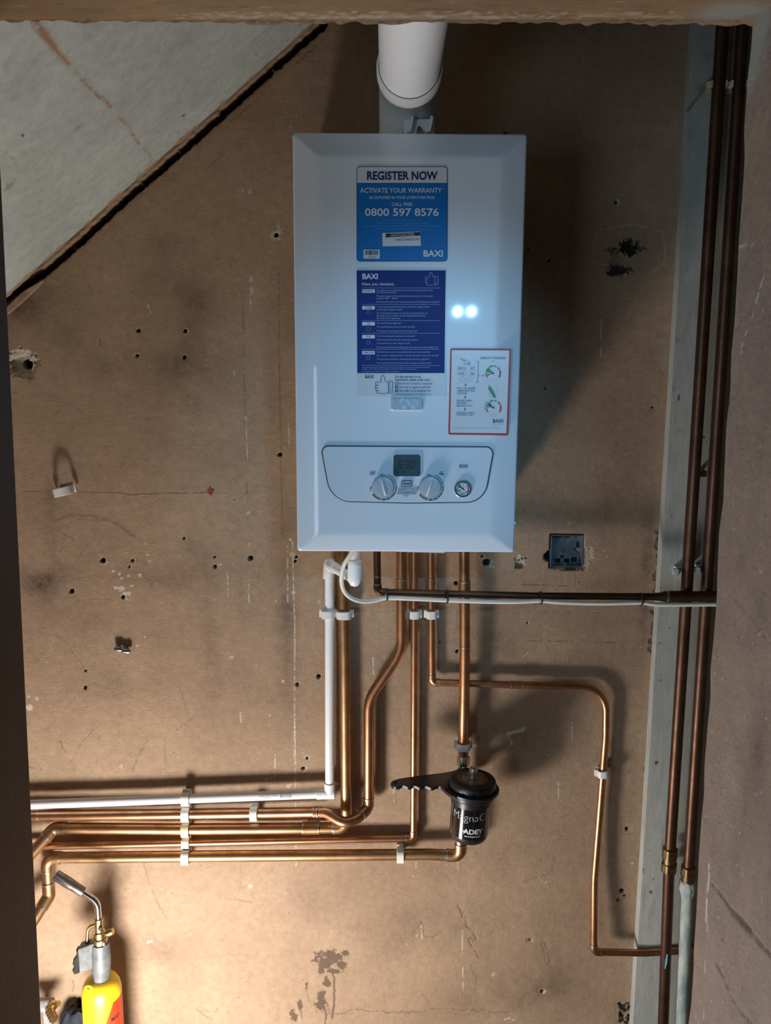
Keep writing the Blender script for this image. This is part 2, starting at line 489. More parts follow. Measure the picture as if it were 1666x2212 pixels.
        colr[:nv, :3] = s.m.reshape(3, -1).T
        at.data.foreach_set('color', colr.ravel())
        me.materials.append(m)
        ob = bpy.data.objects.new(name, me); COL.objects.link(ob)
        ob['kind'] = 'structure'
        return ob

def struct(o):
    o['kind'] = 'structure'; return o
# ------------------------------------------------------------------ the setting
YB = -0.80            # inner edge of the door opening
XL, XR, ZT = -1.22, 0.84, 2.50
M_WALL = surf_mat('old_brown_wall', (0.450, 0.308, 0.198, 1), (0.355, 0.238, 0.153, 1), (0.105, 0.066, 0.044, 1), (0.66, 0.60, 0.52, 1), (0.012, 0.010, 0.009, 1), rough=0.62, big=3.2, fine=60, bump=0.6, bscale=330)
M_SOFF = surf_mat('dirty_white_board', (0.52, 0.56, 0.53, 1), (0.43, 0.465, 0.44, 1), (0.17, 0.165, 0.14, 1), (0.36, 0.22, 0.12, 1), (0.02, 0.02, 0.02, 1), rough=0.75, big=5, fine=50, bump=0.4, bscale=150)
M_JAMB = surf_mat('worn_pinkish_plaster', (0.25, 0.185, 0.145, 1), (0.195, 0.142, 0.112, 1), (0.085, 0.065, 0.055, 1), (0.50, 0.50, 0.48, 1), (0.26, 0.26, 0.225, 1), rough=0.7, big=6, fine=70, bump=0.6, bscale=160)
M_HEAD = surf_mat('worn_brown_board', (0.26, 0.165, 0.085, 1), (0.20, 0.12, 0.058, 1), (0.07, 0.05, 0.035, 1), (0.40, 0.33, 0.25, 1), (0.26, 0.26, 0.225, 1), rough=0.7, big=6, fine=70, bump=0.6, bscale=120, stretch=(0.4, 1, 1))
M_POST = surf_mat('greyed_white_board', (0.47, 0.47, 0.42, 1), (0.39, 0.39, 0.355, 1), (0.17, 0.15, 0.12, 1), (0.52, 0.44, 0.32, 1), (0.03, 0.025, 0.02, 1), rough=0.6, big=5, fine=60, bump=0.25, bscale=120, stretch=(1, 1, 0.25))
M_LJ = mat('dark_brown_paint', (0.105, 0.067, 0.05, 1), 0.55, 0, var=0.25, vscale=9, bump=0.3, bscale=120)
M_DULL = mat('dull_plaster', (0.10, 0.072, 0.055, 1), 0.8, 0, var=0.2, vscale=4, bump=0.3, bscale=90)
M_FLOOR = mat('bare_boards', (0.22, 0.16, 0.11, 1), 0.7, 0, var=0.35, vscale=5, bump=0.3, bscale=60, stretch=(0.2, 1, 1))

# ---- back wall
STEP = 0.0019
W = Sheet((XL, 0, 0), (1, 0, 0), (0, 0, 1), XR - XL, ZT, STEP, seed=11)
ln, sp, sm_ = W.line, W.spot, W.smudge
# shallow unevenness of old plaster
W.h += (vnoise((W.nv, W.nu), 60, 91) - 0.5).astype(np.float32) * 0.0022 + (vnoise((W.nv, W.nu), 17, 92) - 0.5).astype(np.float32) * 0.0008
# broad grime
for a in [(330, 800, 130, 34, .30), (420, 700, 60, 90, .22), (95, 1255, 60, 40, .5), (350, 1250, 100, 30, .25), (620, 1340, 22, 160, .33), (455, 1330, 18, 110, .2),
          (150, 1330, 60, 30, .2), (520, 1450, 160, 40, .12), (250, 1480, 80, 30, .18), (1150, 1600, 120, 70, .25), (1050, 1650, 60, 70, .15), (880, 2000, 60, 45, .14), (700, 1960, 90, 40, .12),
          (360, 2050, 60, 30, .3), (110, 700, 80, 60, .3), (50, 660, 50, 40, .4), (1350, 900, 80, 200, .1), (1270, 1340, 120, 60, .12), (1180, 2150, 120, 50, .25), (980, 1985, 70, 40, .12),
          (1340, 545, 80, 60, .2), (640, 640, 50, 100, .15), (700, 250, 60, 120, .15), (330, 560, 60, 70, .15), (360, 530, 24, 22, .18), (430, 650, 20, 18, .18), (1080, 1400, 60, 40, .1),
          (110, 1130, 14, 60, .2), (90, 2130, 40, 50, .35), (560, 1340, 100, 40, .1), (820, 1480, 40, 90, .1), (1240, 2050, 60, 60, .15), (1395, 1290, 14, 90, .3), (1400, 1170, 10, 50, .3)]:
    sm_(a[0], a[1], a[2] * (1.3 if a[3] < 60 and a[4] < .4 else 1), a[3] * (1.25 if a[4] < .4 else 1), a[4] * 1.35)
for _ in range(70):
    sm_(random.uniform(80, 1400), random.uniform(620, 2200), random.uniform(14, 80), random.uniform(10, 50), random.uniform(.05, .16), 0, random.uniform(-1.5, 1.5))
# pencil lines
ln([(48, 1062), (255, 1064)], 1.0, .8, 0, .2)
ln([(255, 1064), (280, 1069), (310, 1067), (445, 1064)], 1.0, .85, 0, .25)
ln([(455, 1064), (640, 1066)], .8, .35, 0, .45)
ln([(602, 590), (604, 800), (610, 1165)], 0.9, .8, 0, .32)
ln([(522, 600), (527, 760), (532, 1000), (534, 1120)], .9, .7, 0, .42)
ln([(590, 250), (596, 500)], .8, .4, 0, .45)
ln([(655, 1320), (960, 1322), (1300, 1325)], .9, .5, 0, .42)
ln([(1112, 1263), (1165, 1264), (1225, 1266)], 1.1, .8, 0, .3)
ln([(1130, 1385), (1235, 1386), (1330, 1388)], 1.0, .85, 0, .3)
ln([(1243, 1235), (1242, 1268)], 1, .6, 0, .3)
ln([(760, 1383), (800, 1384)], .8, .4, 0, .4)
ln([(775, 1777), (825, 1778)], .9, .7, 0, .3)
# chalky plumb marks and drips
for a in [((541, 598), (541, 680)), ((545, 600), (546, 636)), ((632, 1170), (636, 1330)), ((637, 1330), (636, 1640)), ((637, 1540), (640, 1870)), ((520, 1540), (520, 1560)), ((583, 1540), (584, 1564)), ((594, 1630), (594, 1690)),
          ((806, 1420), (808, 1505)), ((492, 1235), (492, 1290)), ((538, 1250), (538, 1300)), ((621, 1180), (622, 1300)), ((1299, 690), (1298, 770)), ((1236, 1560), (1236, 1620)), ((1206, 1690), (1207, 1730)), ((999, 2010), (999, 2060)), ((899, 1856), (899, 1875)), ((988, 1855), (990, 1885)), ((902, 2010), (900, 2024)), ((910, 2000), (912, 2030)), ((850, 1700), (851, 1730)), ((1000, 2090), (1000, 2140)),
          ((505, 800), (507, 815)), ((531, 900), (534, 990)), ((624, 880), (625, 960)), ((330, 690), (318, 655))]:
    ln(list(a), 1.15, .95, 1, .38)
# plaster splashes
for (x, y, r, k) in [(250, 1270, 5, .9), (263, 1272, 7, .95), (270, 1282, 6, .9), (279, 1283, 4.5, .9), (258, 1240, 3.5, .8), (263, 1250, 3, .7), (245, 1234, 3, .8), (302, 1243, 3.5, .8), (277, 1244, 3, .7), (285, 1265, 3, .7), (320, 1199, 3, .8), (323, 1212, 3, .7), (314, 1176, 2, .6), (476, 1220, 4, .5), (537, 1108, 4, .6), (538, 1175, 3, .5), (628, 1166, 3.5, .9), (632, 1198, 5, .5), (634, 1280, 4, .8), (596, 1298, 2.5, .8), (313, 1376, 2.5, .7), (297, 1395, 2.2, .9), (64, 1528, 7, .8), (62, 1505, 4, .7), (80, 1510, 3.5, .7), (500, 1420, 4, .5), (612, 1472, 3, .8), (320, 2035, 3, .8), (327, 2033, 3, .7), (1100, 1585, 0, 0), (600, 490, 3, .6), (690, 1300, 3, .3), (525, 412, 3, .5), (540, 415, 4, .6), (345, 385, 3, .4), (627, 275, 3, .6), (640, 250, 2.5, .5), (1305, 1190, 3, .5), (1312, 1202, 1.6, .7), (1366, 1865, 2.5, .8), (1165, 1895, 2, .6), (1180, 1905, 2, .6), (1188, 1903, 1.6, .6), (1170, 1903, 1.4, .6), (1066, 2105, 4, .5), (1100, 2200, 4, .7), (1108, 2203, 3, .7), (1092, 2202, 3, .7), (560, 1680, 2, .8), (575, 1683, 3, .8), (585, 1682, 2, .8), (545, 1678, 1.6, .7), (623, 1699, 4, .7), (628, 1695, 2.5, .7), (262, 1655, 5, .35), (540, 1915, 6, .5), (1230, 1130, 4, .3)]:
    if r: sp(x, y, r, r * random.uniform(.8, 1.2), k, 1, .55)
for _ in range(170):
    x = random.uniform(70, 660) if random.random() < .6 else random.uniform(780, 1400)
    y = random.uniform(650, 2200); r = random.uniform(.5, 1.5)
    sp(x, y, r, r, random.uniform(.25, .7), 1, .4)
for _ in range(700):
    x = random.uniform(60, 1440); y = random.uniform(120, 2205); r = random.uniform(.5, 1.6)
    sp(x, y, r, r * random.uniform(.7, 1.4), random.uniform(.25, .7), 0, .4)
# white paint smear by the filter
ln([(1097, 1585), (1115, 1580), (1127, 1578), (1132, 1574)], 3.2, .85, 1, .15)
ln([(1100, 1592), (1106, 1608)], 2, .6, 1, .25)
sp(1028, 1610, 6, 4, .45, 1, .6); sp(1185, 1632, 4, 2.5, .4, 1, .6)
# scuffs, arcs and scratches
scr = [([(108, 1128), (150, 1113), (200, 1114), (250, 1130), (290, 1160)], 4, .42), ([(125, 1140), (170, 1122), (220, 1125)], 2, .35), ([(112, 1142), (140, 1155), (160, 1165)], 1.6, .5),
       ([(160, 1165), (130, 1190)], 2.2, .35), ([(200, 1155), (165, 1215)], 2.5, .35), ([(120, 1215), (150, 1232), (175, 1235)], 2.2, .5), ([(125, 1272), (160, 1252), (200, 1243), (252, 1248)], 2, .5),
       ([(165, 1298), (210, 1293), (245, 1297)], 1.6, .45), ([(120, 1372), (145, 1390), (165, 1420), (185, 1448)], 1.6, .55), ([(185, 1448), (205, 1432)], 1.2, .5), ([(60, 1400), (85, 1430)], 2, .3),
       ([(140, 1530), (175, 1495), (215, 1470)], 2, .4), ([(150, 1650), (180, 1600), (210, 1570)], 1.6, .35), ([(285, 1672), (300, 1630), (318, 1600)], 2.6, .4), ([(272, 1498), (297, 1512)], 1.5, .45),
       ([(372, 1460), (390, 1490), (395, 1505), (402, 1535)], 1.2, .55), ([(380, 1578), (400, 1562), (418, 1550)], 2.8, .4), ([(356, 1590), (358, 1660)], 1, .5), ([(345, 1667), (385, 1670)], 1, .5),
       ([(130, 1600), (140, 1625)], 1.6, .7), ([(62, 1695), (100, 1700), (135, 1705)], 1.3, .75), ([(60, 1655), (80, 1662), (90, 1662)], 2.2, .6), ([(300, 1300), (330, 1340), (360, 1375)], 3.5, .18),
       ([(580, 1195), (560, 1230), (555, 1280)], 1.4, .4), ([(270, 780), (290, 790)], 2, .3), ([(120, 790), (122, 824)], 1.2, .7), ([(217, 730), (215, 748)], 1.6, .7), ([(120, 895), (127, 889)], 1.6, .6),
       ([(85, 940), (95, 932)], 2.4, .35), ([(188, 610), (199, 630)], 1.2, .6), ([(225, 625), (215, 633)], 1.2, .6), ([(330, 690), (300, 700)], 1, .3), ([(440, 370), (520, 300), (545, 285)], 1.2, .45),
       ([(310, 1860), (320, 1900), (340, 1950), (360, 1985)], 2.2, .45), ([(520, 1870), (522, 1900), (515, 1930)], 1.4, .35), ([(485, 1940), (545, 1950)], 2.6, .35), ([(650, 1935), (665, 1965)], 1.5, .4),
       ([(775, 1900), (800, 1892), (830, 1888)], 1.4, .35), ([(800, 1945), (790, 2005)], 1.5, .3), ([(780, 2002), (805, 2010)], 2, .5), ([(600, 2015), (645, 2018)], 1.2, .35), ([(345, 2035), (400, 2062)], 2.4, .35),
       ([(310, 2072), (420, 2066), (560, 2060)], 1, .35), ([(480, 2050), (520, 2075)], 1.3, .3), ([(900, 1885), (945, 1900)], 1.3, .3), ([(1130, 1905), (1190, 1885)], 3, .3), ([(1190, 1880), (1200, 1850)], 2.5, .3),
       ([(1215, 1765), (1240, 1750)], 2.5, .35), ([(1170, 1760), (1185, 1765)], 1.3, .4), ([(1185, 1600), (1200, 1560)], 3, .25), ([(1175, 1630), (1185, 1590)], 2, .35), ([(1195, 1650), (1225, 1545)], 2.4, .2),
       ([(700, 2192), (760, 2188), (775, 2178)], 1.4, .5), ([(430, 2185), (455, 2205)], 1.4, .6), ([(440, 2180), (470, 2190)], 1.2, .5), ([(155, 2105), (160, 2130), (153, 2155)], 1.2, .8), ([(240, 2073), (340, 2072)], .9, .5),
       ([(275, 2015), (330, 2020)], .9, .4), ([(895, 700), (900, 720)], 1, .1), ([(1155, 1190), (1175, 1200)], 1.5, .4), ([(1290, 1330), (1320, 1370)], 1.2, .3), ([(1100, 1460), (1230, 1330)], .8, .2)]
for pts, w, k in scr: ln(pts, w * .8, k * .85, 0, .25, jit=.7)
for _ in range(340):          # fine trowel scratches
    x = random.uniform(80, 1380); y = random.uniform(700, 2200); a = random.gauss(-0.9, .7); l = random.uniform(10, 55)
    b = random.uniform(-.3, .3)
    ln([(x, y), (x + l * .5 * math.cos(a), y + l * .5 * math.sin(a)), (x + l * math.cos(a + b), y + l * math.sin(a + b))], random.uniform(.6, 1.7), random.uniform(.10, .30), 0, .38, jit=.5)
# long cracks low down, with broken relief
for pts, w, d in [([(990, 1955), (996, 1970), (1010, 2000), (1022, 2015), (1030, 2030), (1012, 2030), (1022, 2045), (1035, 2070)], 2.2, .003), ([(1018, 2085), (1030, 2120), (1028, 2135)], 1.6, .002),
               ([(730, 2192), (770, 2180), (800, 2185), (860, 2188), (905, 2186), (945, 2178), (1010, 2182), (1100, 2188)], 1.8, .003), ([(912, 1990), (915, 2022), (935, 2025), (955, 2010)], 1.6, .002),
               ([(425, 2178), (445, 2195), (460, 2207), (470, 2180)], 1.4, .002), ([(1175, 2035), (1185, 2060), (1190, 2080)], 1.6, .002)]:
    ln(pts, w * .6, .6, 0, .25, depth=d * .7, jit=1.6)
# dark splash near the floor
for x, y, rx, ry in [(712, 2062, 22, 12), (700, 2080, 16, 16), (722, 2068, 20, 10), (738, 2082, 9, 10), (694, 2096, 8, 10), (745, 2058, 7, 5), (708, 2125, 8, 9), (705, 2118, 3, 12), (694, 2160, 11, 20), (636, 2195, 9, 15), (648, 2172, 5, 12), (662, 2131, 4, 9), (720, 2098, 14, 5)]:
    sp(x, y, rx * 1.05, ry * 1.05, .9, 0, .85, soft=.3)
ln([(712, 2090), (722, 2110), (722, 2160), (718, 2200)], 2.0, .9, 0, .1, jit=.8)
ln([(694, 2160), (705, 2190), (702, 2212)], 1.8, .85, 0, .15, jit=.8); ln([(706, 2165), (712, 2190)], 1.6, .7, 0, .2); ln([(662, 2140), (668, 2165)], 1, .6, 0, .2); ln([(650, 2180), (652, 2200)], 1.4, .7, 0, .2)
# drilled holes
for x, y, r, chip in [(299, 714, 4, 5), (400, 715, 4, 6), (296, 768, 3.6, 5), (398, 772, 4, 5), (597, 507, 4.5, 13), (605, 982, 4.2, 5), (541, 1206, 5, 5), (222, 1211, 5.5, 8), (286, 1211, 3, 5), (279, 1224, 2.4, 4), (155, 1277, 5, 6), (464, 1224, 4, 6), (464, 1203, 2, 0), (397, 1163, 3, 5), (266, 1290, 4, 8), (185, 1449, 2.4, 0),
                      (184, 1486, 4, 6), (642, 1479, 3.4, 4), (688, 1462, 4.5, 5), (640, 1203, 2.6, 4), (638, 1212, 3, 5), (1187, 563, 3, 4), (1332, 437, 3.6, 7), (985, 1260, 4, 0), (1042, 1202, 2.6, 8), (1050, 1218, 4, 9), (1052, 1216, 8, 12), (950, 1388, 2.4, 0), (988, 1407, 3.4, 4), (1410, 880, 2, 0), (1178, 840, 2, 0), (1142, 540, 2.5, 4), (1253, 1257, 1.6, 0), (1140, 1345, 2, 4), (655, 1660, 4, 8), (663, 1638, 3, 7), (1172, 2142, 4, 6), (1145, 2030, 2, 0), (1344, 1925, 5, 0), (1336, 1945, 3, 0), (1350, 1935, 3, 0), (1355, 1790, 4, 0)]:
    if chip: sp(x + 1, y + 1, chip, chip * .85, .55, 1, .8)
    sp(x, y, r, r, 1, 2, .15, depth=0.012, soft=.15)
for x, y in [(1143, 1393), (1330, 437)]:
    pass
ln([(1140, 1410), (1130, 1420)], 1, .6, 1)
sp(1124, 1212, 14, 12, .35, 1, .7, depth=.004); sp(1123, 1222, 9, 7, .7, 0, .5, depth=.008)
for x, y in [(1122, 1210), (1129, 1207), (1136, 1206)]: sp(x, y, 2, 2, 1, 2, .1, depth=.01)
# broken cavity at the far left
sp(47, 785, 34, 31, .55, 1, .35, depth=.007, soft=.2)
sp(43, 788, 25, 21, .75, 0, .5, depth=.017, soft=.25); sp(36, 774, 13, 10, .45, 1, .9)
sp(53, 787, 10.5, 10.5, 1, 2, .12, depth=.05, soft=.15)
# patched scar to the right of the boiler
ln([(1285, 510), (1300, 495), (1370, 485), (1430, 500), (1437, 530), (1435, 565), (1410, 590)], 1.3, .35, 1, .2)
ln([(1283, 520), (1283, 570), (1312, 572)], 1.2, .3, 1, .2)
sp(1357, 535, 20, 14, 1, 2, .9, depth=.012, soft=.4); sp(1335, 560, 12, 18, .5, 0, .8, depth=.005); sp(1340, 583, 26, 9, .95, 2, .9, depth=.006, soft=.5)
sp(1390, 537, 10, 4, .6, 2, .9); sp(1320, 540, 8, 5, .6, 2, .9); sp(1352, 592, 5, 3.5, .6, 1, .4)
# plaster broken along the edge of the timber board
for y in range(1150, 1420, 9):
    xe = 1453 - (y - 900) * .058
    sp(xe - 12 + random.uniform(-4, 4), y, random.uniform(4, 8), random.uniform(5, 9), .5, 0, .7, depth=random.uniform(.001, .004))
for i in range(40):
    sp(random.uniform(1338, 1362), random.uniform(2165, 2210), random.uniform(2, 5), random.uniform(2, 5), .95, 2, .6, depth=.005)
for i in range(14): sp(random.uniform(1392, 1404), random.uniform(1630, 1690), 3, 5, .6, 0, .6)
# broken patch with brick low at the left
sp(165, 2170, 16, 14, .5, 1, .5, depth=.008); sp(172, 2178, 10, 16, .95, 2, .7, depth=.02)
# plaster gone along the stair board: a dark open joint
jp = [(700, 50), (605, 134), (509, 220), (438, 284), (368, 346), (282, 420), (217, 480), (151, 541), (96, 587), (15, 640), (-120, 760), (-260, 880)]
ln(jp, 4.6, 1.5, 2, .12, depth=.045, jit=1.0); ln([(x + 2, y + 5) for x, y in jp], 5, .5, 0, .45)
for i in range(60):
    t = random.random() * 8.9; i_ = int(t); f_ = t - i_
    x = jp[i_][0] * (1 - f_) + jp[i_ + 1][0] * f_; y = jp[i_][1] * (1 - f_) + jp[i_ + 1][1] * f_
    sp(x + 2, y + 4, random.uniform(1.5, 4), random.uniform(1.5, 3.5), .85, 2, .7, depth=.01)
# recess for the metal back box
BX0, BX1, BZ1, BZ0 = P(1190, 1156).x, P(1262, 1156).x, P(1225, 1155).z, P(1225, 1226).z
sp(1268, 1205, 12, 22, .3, 1, .8, depth=.003); sp(1184, 1203, 7, 10, .95, 2, .4, depth=.02); sp(1178, 1205, 9, 10, .4, 0, .6); 
ln([(1188, 1228), (1215, 1230), (1262, 1230)], 2.6, .9, 2, .35, depth=.004); ln([(1190, 1153), (1262, 1155)], 1.6, .7, 0, .2); ln([(1264, 1156), (1264, 1228)], 1.5, .5, 1, .2)
i0, i1 = int(round((BX0 - XL) / W.su)), int(round((BX1 - XL) / W.su)); j0, j1 = int(round(BZ0 / W.sv)), int(round(BZ1 / W.sv))
W.h[j0:j1 + 1, i0:i1 + 1] = -0.045; W.m[:, j0:j1 + 1, i0:i1 + 1] = 0; W.m[0, j0:j1 + 1, i0:i1 + 1] = .6
W.build('wall_back', M_WALL)

# ---- underside of the stairs
s0, s1 = P(15, 643, 0.016), P(686, 50, 0.016)
du = (s1 - s0).normalized()
o_ = s0 - du * 0.48; o_.y = -0.016
SF = Sheet(o_, du, (0, -1, 0), 1.75, 0.77, 0.004, seed=31)
LW = (s1 - s0).length
# ragged board edge along the wall
jag = (vnoise((1, SF.nu), 9, 5)[0] - .5) * .010 + (vnoise((1, SF.nu), 2.2, 6)[0] - .5) * .005
edge = np.zeros((SF.nv, SF.nu)); 
for q in range(6): SF.m[1, q, :] = np.maximum(SF.m[1, q, :], np.clip((.018 + jag * 1.6 - q * .004) * 160, 0, .9))
SF.h[0, :] -= .010; SF.h[1, :] -= .005
SF.h[:3, :] += jag[None, :] * .5
ln2, sp2, sm2 = SF.line, SF.spot, SF.smudge
ln2([(72, 45), (92, 70), (118, 103)], 8, 1.4, 1, .12); ln2([(112, 98), (145, 135)], 5, 1.3, 1, .25); ln2([(145, 135), (200, 195), (240, 232)], 4, 1.2, 1, .36)
ln2([(258, 252), (275, 270), (290, 295), (302, 312)], 3, 1.1, 1, .3); ln2([(310, 322), (328, 340)], 3, .8, 1, .45)
ln2([(310, 300), (340, 275), (365, 255)], 1.4, .5, 0, .3); ln2([(545, 92), (585, 55)], 1.5, .55, 0, .3); ln2([(20, 560), (60, 525), (160, 445), (175, 430)], 1.6, .45, 0, .35)
ln2([(80, 365), (105, 345)], 1.4, .45, 0, .3); ln2([(10, 325), (30, 345), (40, 370)], 1.3, .4, 0, .3); ln2([(360, 210), (450, 140), (520, 80)], 1.4, .2, 0, .4)
sp2(20, 402, 14, 11, .55, 0, .4)
for x, y, r in [(50, 293, 4), (397, 250, 4), (554, 117, 3.4), (560, 90, 2), (552, 130, 1.6)]: sp2(x, y, r, r, 1, 2, .1)
for a in [(200, 70, 30, 25, .25), (350, 135, 30, 30, .2), (170, 275, 14, 9, .35), (400, 85, 30, 40, .25), (60, 180, 60, 60, .12), (450, 200, 60, 40, .12), (250, 420, 50, 30, .15), (120, 520, 60, 40, .15)]: sm2(*a)
for _ in range(210):
    t = random.random(); x = random.uniform(5, 640); y = random.uniform(50, 620)
    if y > 640 - x * .86: continue
    sp2(x, y, random.uniform(.8, 2.6), random.uniform(.7, 2), random.uniform(.2, .6), 0, .6)
for _ in range(60):
    t = random.random(); x = 30 + 650 * t; y = 630 - 575 * t - random.uniform(4, 22)
    sp2(x - 8, y, random.uniform(1.5, 5), random.uniform(1.5, 4), random.uniform(.4, .8), 1, .8)
SF.h += ((vnoise((SF.nv, SF.nu), 30, 8) - .5) * .003).astype(np.float32)
eb = MB(); nn = -SF.n
ec = SF.o + SF.u * .875 + SF.v * .385 + nn * .026
eb.box(ec, (.875, .383, .010), (SF.u, SF.v, nn))
sof = SF.build('ceiling', M_SOFF, eb)
# splintered batten left between stair board and wall
b0, b1 = P(16, 664, .006), P(92, 608, .006)
bt = MB(); dd = (b1 - b0)
bt.prism([P(-40, 706, .008), P(14, 664, .008), P(50, 630, .008), P(92, 606, .008), P(80, 620, .008), P(60, 640, .008), P(28, 668, .008), P(-40, 724, .008)], (0, .009, 0))
M_BAT = mat('torn_batten', (0.46, 0.31, 0.20, 1), .7, 0, var=.4, vscale=40, bump=.3)
struct(bt.build('trim_5', M_BAT))

# ---- timber board in the right corner
xb = 0.607
PB = Sheet((xb, -0.03, 0), (1, 0, 0), (0, 0, 1), XR - xb - .002, ZT, 0.004, seed=51)
for a in [(1530, 120, 10, 10, .4), (1515, 190, 14, 12, .4), (1465, 735, 8, 6, .4), (1468, 930, 8, 8, .25), (1445, 1150, 20, 60, .2), (1440, 1250, 14, 40, .2), (1425, 1500, 14, 60, .15), (1470, 620, 10, 60, .2)]: PB.smudge(*a)
for x, y, rx, ry in [(1466, 861, 2.5, 6), (1419, 1647, 3, 5), (1407, 1926, 3.5, 4.5), (1390, 1745 + 133, 2, 2), (1412, 1900, 4, 1.2), (1452, 1222, 1.6, 1.6), (1448, 1355, 1.5, 1.5), (1425, 1390, 1.6, 1.6), (1459, 2004, 2.5, 2.5), (1520, 945, 3, 3)]: PB.spot(x, y, rx, ry, 1, 2, .3)
PB.line([(1448, 1100), (1452, 1120)], 1, .7, 0); PB.line([(1429, 1458), (1424, 1472), (1431, 1466), (1426, 1474)], 1.2, .7, 0); PB.line([(1433, 1780), (1431, 1830)], 1.2, .8, 2, .2); PB.line([(1400, 1838), (1430, 1836)], 1.2, .35, 0, .3)
PB.line([(1455, 830), (1457, 850)], 1, .5, 0)
for y in range(180, 2212, 8):
    x = 1481.5 - (y - 60) * .0575
    PB.line([(x + 2, y), (x + 1.6, y + 8)], 4.2, .8 if y > 800 else .25, 1, .12)
    if random.random() < .25: PB.spot(x + random.uniform(4, 14), y, random.uniform(1, 3), random.uniform(2, 5), .5, 0, .7)
for x, y in [(1436, 1115), (1402, 1720), (1396, 1795), (1394, 1800)]: PB.spot(x, y, 5, 10, .8, 1, .8)
for _ in range(120):
    y = random.uniform(60, 2200); x = 1481.5 - (y - 60) * .0575 + random.uniform(4, 60); l = random.uniform(10, 60)
    PB.line([(x, y), (x - l * .058, y + l)], .9, random.uniform(.1, .3), 0, .3)
eb = MB().box(((xb + XR) / 2, -0.014, ZT / 2), ((XR - xb) / 2 - .001, 0.0145, ZT / 2 - .001))
o = PB.build('trim_4', M_POST, eb)

# ---- door opening: right reveal, left reveal, head
bt_, tp_ = P(1485, 2212, -YB), P(1620, 55, -YB)
ev = (tp_ - bt_).normalized()
k0 = bt_ + ev * ((0 - bt_.z) / ev.z); k1 = bt_ + ev * ((ZT - bt_.z) / ev.z)
RJ = Sheet(k0, (0, -1, 0), ev, 0.24, (k1 - k0).length, 0.003, seed=61)
# grey overpaint towards the top and on the arris
for a in [(1640, 60, 40, 90, 1.6), (1625, 130, 22, 60, 1.2)]: RJ.smudge(a[0], a[1], a[2], a[3], a[4], 2)
for y in range(60, 700, 7): RJ.spot(1619 - (y - 60) * .06 + random.uniform(0, 6), y, random.uniform(4, 9), 8, random.uniform(.3, .8), 2, .7)
for y in range(320, 440, 6): RJ.spot(1602 - (y - 330) * .07, y, random.uniform(2, 6), 5, random.uniform(.5, .9), 1, .7)
for y in range(960, 1100, 7): RJ.spot(1566 - (y - 960) * .1, y, random.uniform(2, 4), 5, random.uniform(.4, .8), 1, .7)
RJ.line([(1657, 575), (1640, 632), (1628, 678), (1606, 740), (1604, 762)], 2.4, .8, 1, .42)
RJ.line([(1653, 105), (1650, 125)], 4, .7, 1, .3); RJ.line([(1590, 535), (1628, 527)], 1.4, .6, 1, .3)
RJ.line([(1533, 1870), (1533, 1900), (1530, 1930), (1528, 1990)], 3.2, .9, 1, .22); RJ.line([(1531, 1995), (1530, 2030)], 2, .5, 1, .4); RJ.line([(1526, 2075), (1524, 2100)], 3, .35, 1, .4); RJ.line([(1522, 2180), (1520, 2200)], 2, .5, 1, .3)
RJ.line([(1538, 1908), (1560, 1935), (1580, 1968)], 1.8, 1, 0, 0, depth=.004); RJ.line([(1580, 1968), (1605, 1990), (1622, 2012)], 5.5, .8, 0, .05, depth=.004); RJ.line([(1600, 1990), (1620, 2010)], 7, .75, 0, .1, depth=.004); RJ.line([(1622, 2012), (1645, 2040), (1666, 2064)], 2.6, .95, 0, .0, depth=.004)
RJ.line([(1546, 2080), (1560, 2105), (1580, 2150), (1600, 2185), (1625, 2212)], 1.8, .95, 0, .05, depth=.003); RJ.line([(1500, 2080), (1520, 2115), (1525, 2120)], 1.3, .4, 0, .2)
RJ.line([(1568, 1275), (1590, 1300), (1666, 1390)], 1.2, .55, 0, .3); RJ.line([(1560, 1340), (1600, 1380)], 1, .3, 0, .4)
for a in [(1640, 1620, 40, 90, .55), (1610, 1720, 25, 60, .5), (1590, 1850, 25, 50, .3), (1600, 1200, 40, 60, .25), (1650, 900, 25, 200, .2), (1660, 1950, 20, 200, .3), (1640, 1330, 40, 60, .25), (1550, 1700, 15, 80, .12)]: RJ.smudge(a[0], a[1], a[2], a[3], a[4] * .8)
for _ in range(330):
    y = random.uniform(500, 2200); x = 1592 - (y - 500) * .063 + random.uniform(4, 150)
    if x > 1664: continue
    r = random.uniform(.8, 2.2); c = random.random() < .7
    RJ.spot(x, y, r, r * random.uniform(.8, 2), random.uniform(.2, .55), 0 if c else 1, .6)
RJ.h += ((vnoise((RJ.nv, RJ.nu), 14, 3) - .5) * .003).astype(np.float32)
RJ.h[:, :2] -= np.array([.004, .001], np.float32)[None, :] + (vnoise((RJ.nv, 2), 4, 2) * .003).astype(np.float32)
eb = MB(); cxm = (k0 + k1) / 2
eb.box(cxm + Vector((.016, -.12, 0)), (.012, .119, (k1 - k0).length / 2 - .002), (Vector((1, 0, 0)), Vector((0, 1, 0)), ev))
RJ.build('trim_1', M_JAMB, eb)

lb, lt = P(91, 2212, -YB), P(6, 420, -YB)
ev2 = (lt - lb).normalized()
q0 = lb + ev2 * (-lb.z / ev2.z); q1 = lb + ev2 * ((ZT - lb.z) / ev2.z)
lj = MB(); lj.box((q0 + q1) / 2 + Vector((-.0125, -.125, 0)), (.0125, .125, (q1 - q0).length / 2 - .002), (Vector((1, 0, 0)), Vector((0, 1, 0)), ev2))
struct(bevel(lj.build('trim_2', M_LJ, smooth=None), .004, 3))

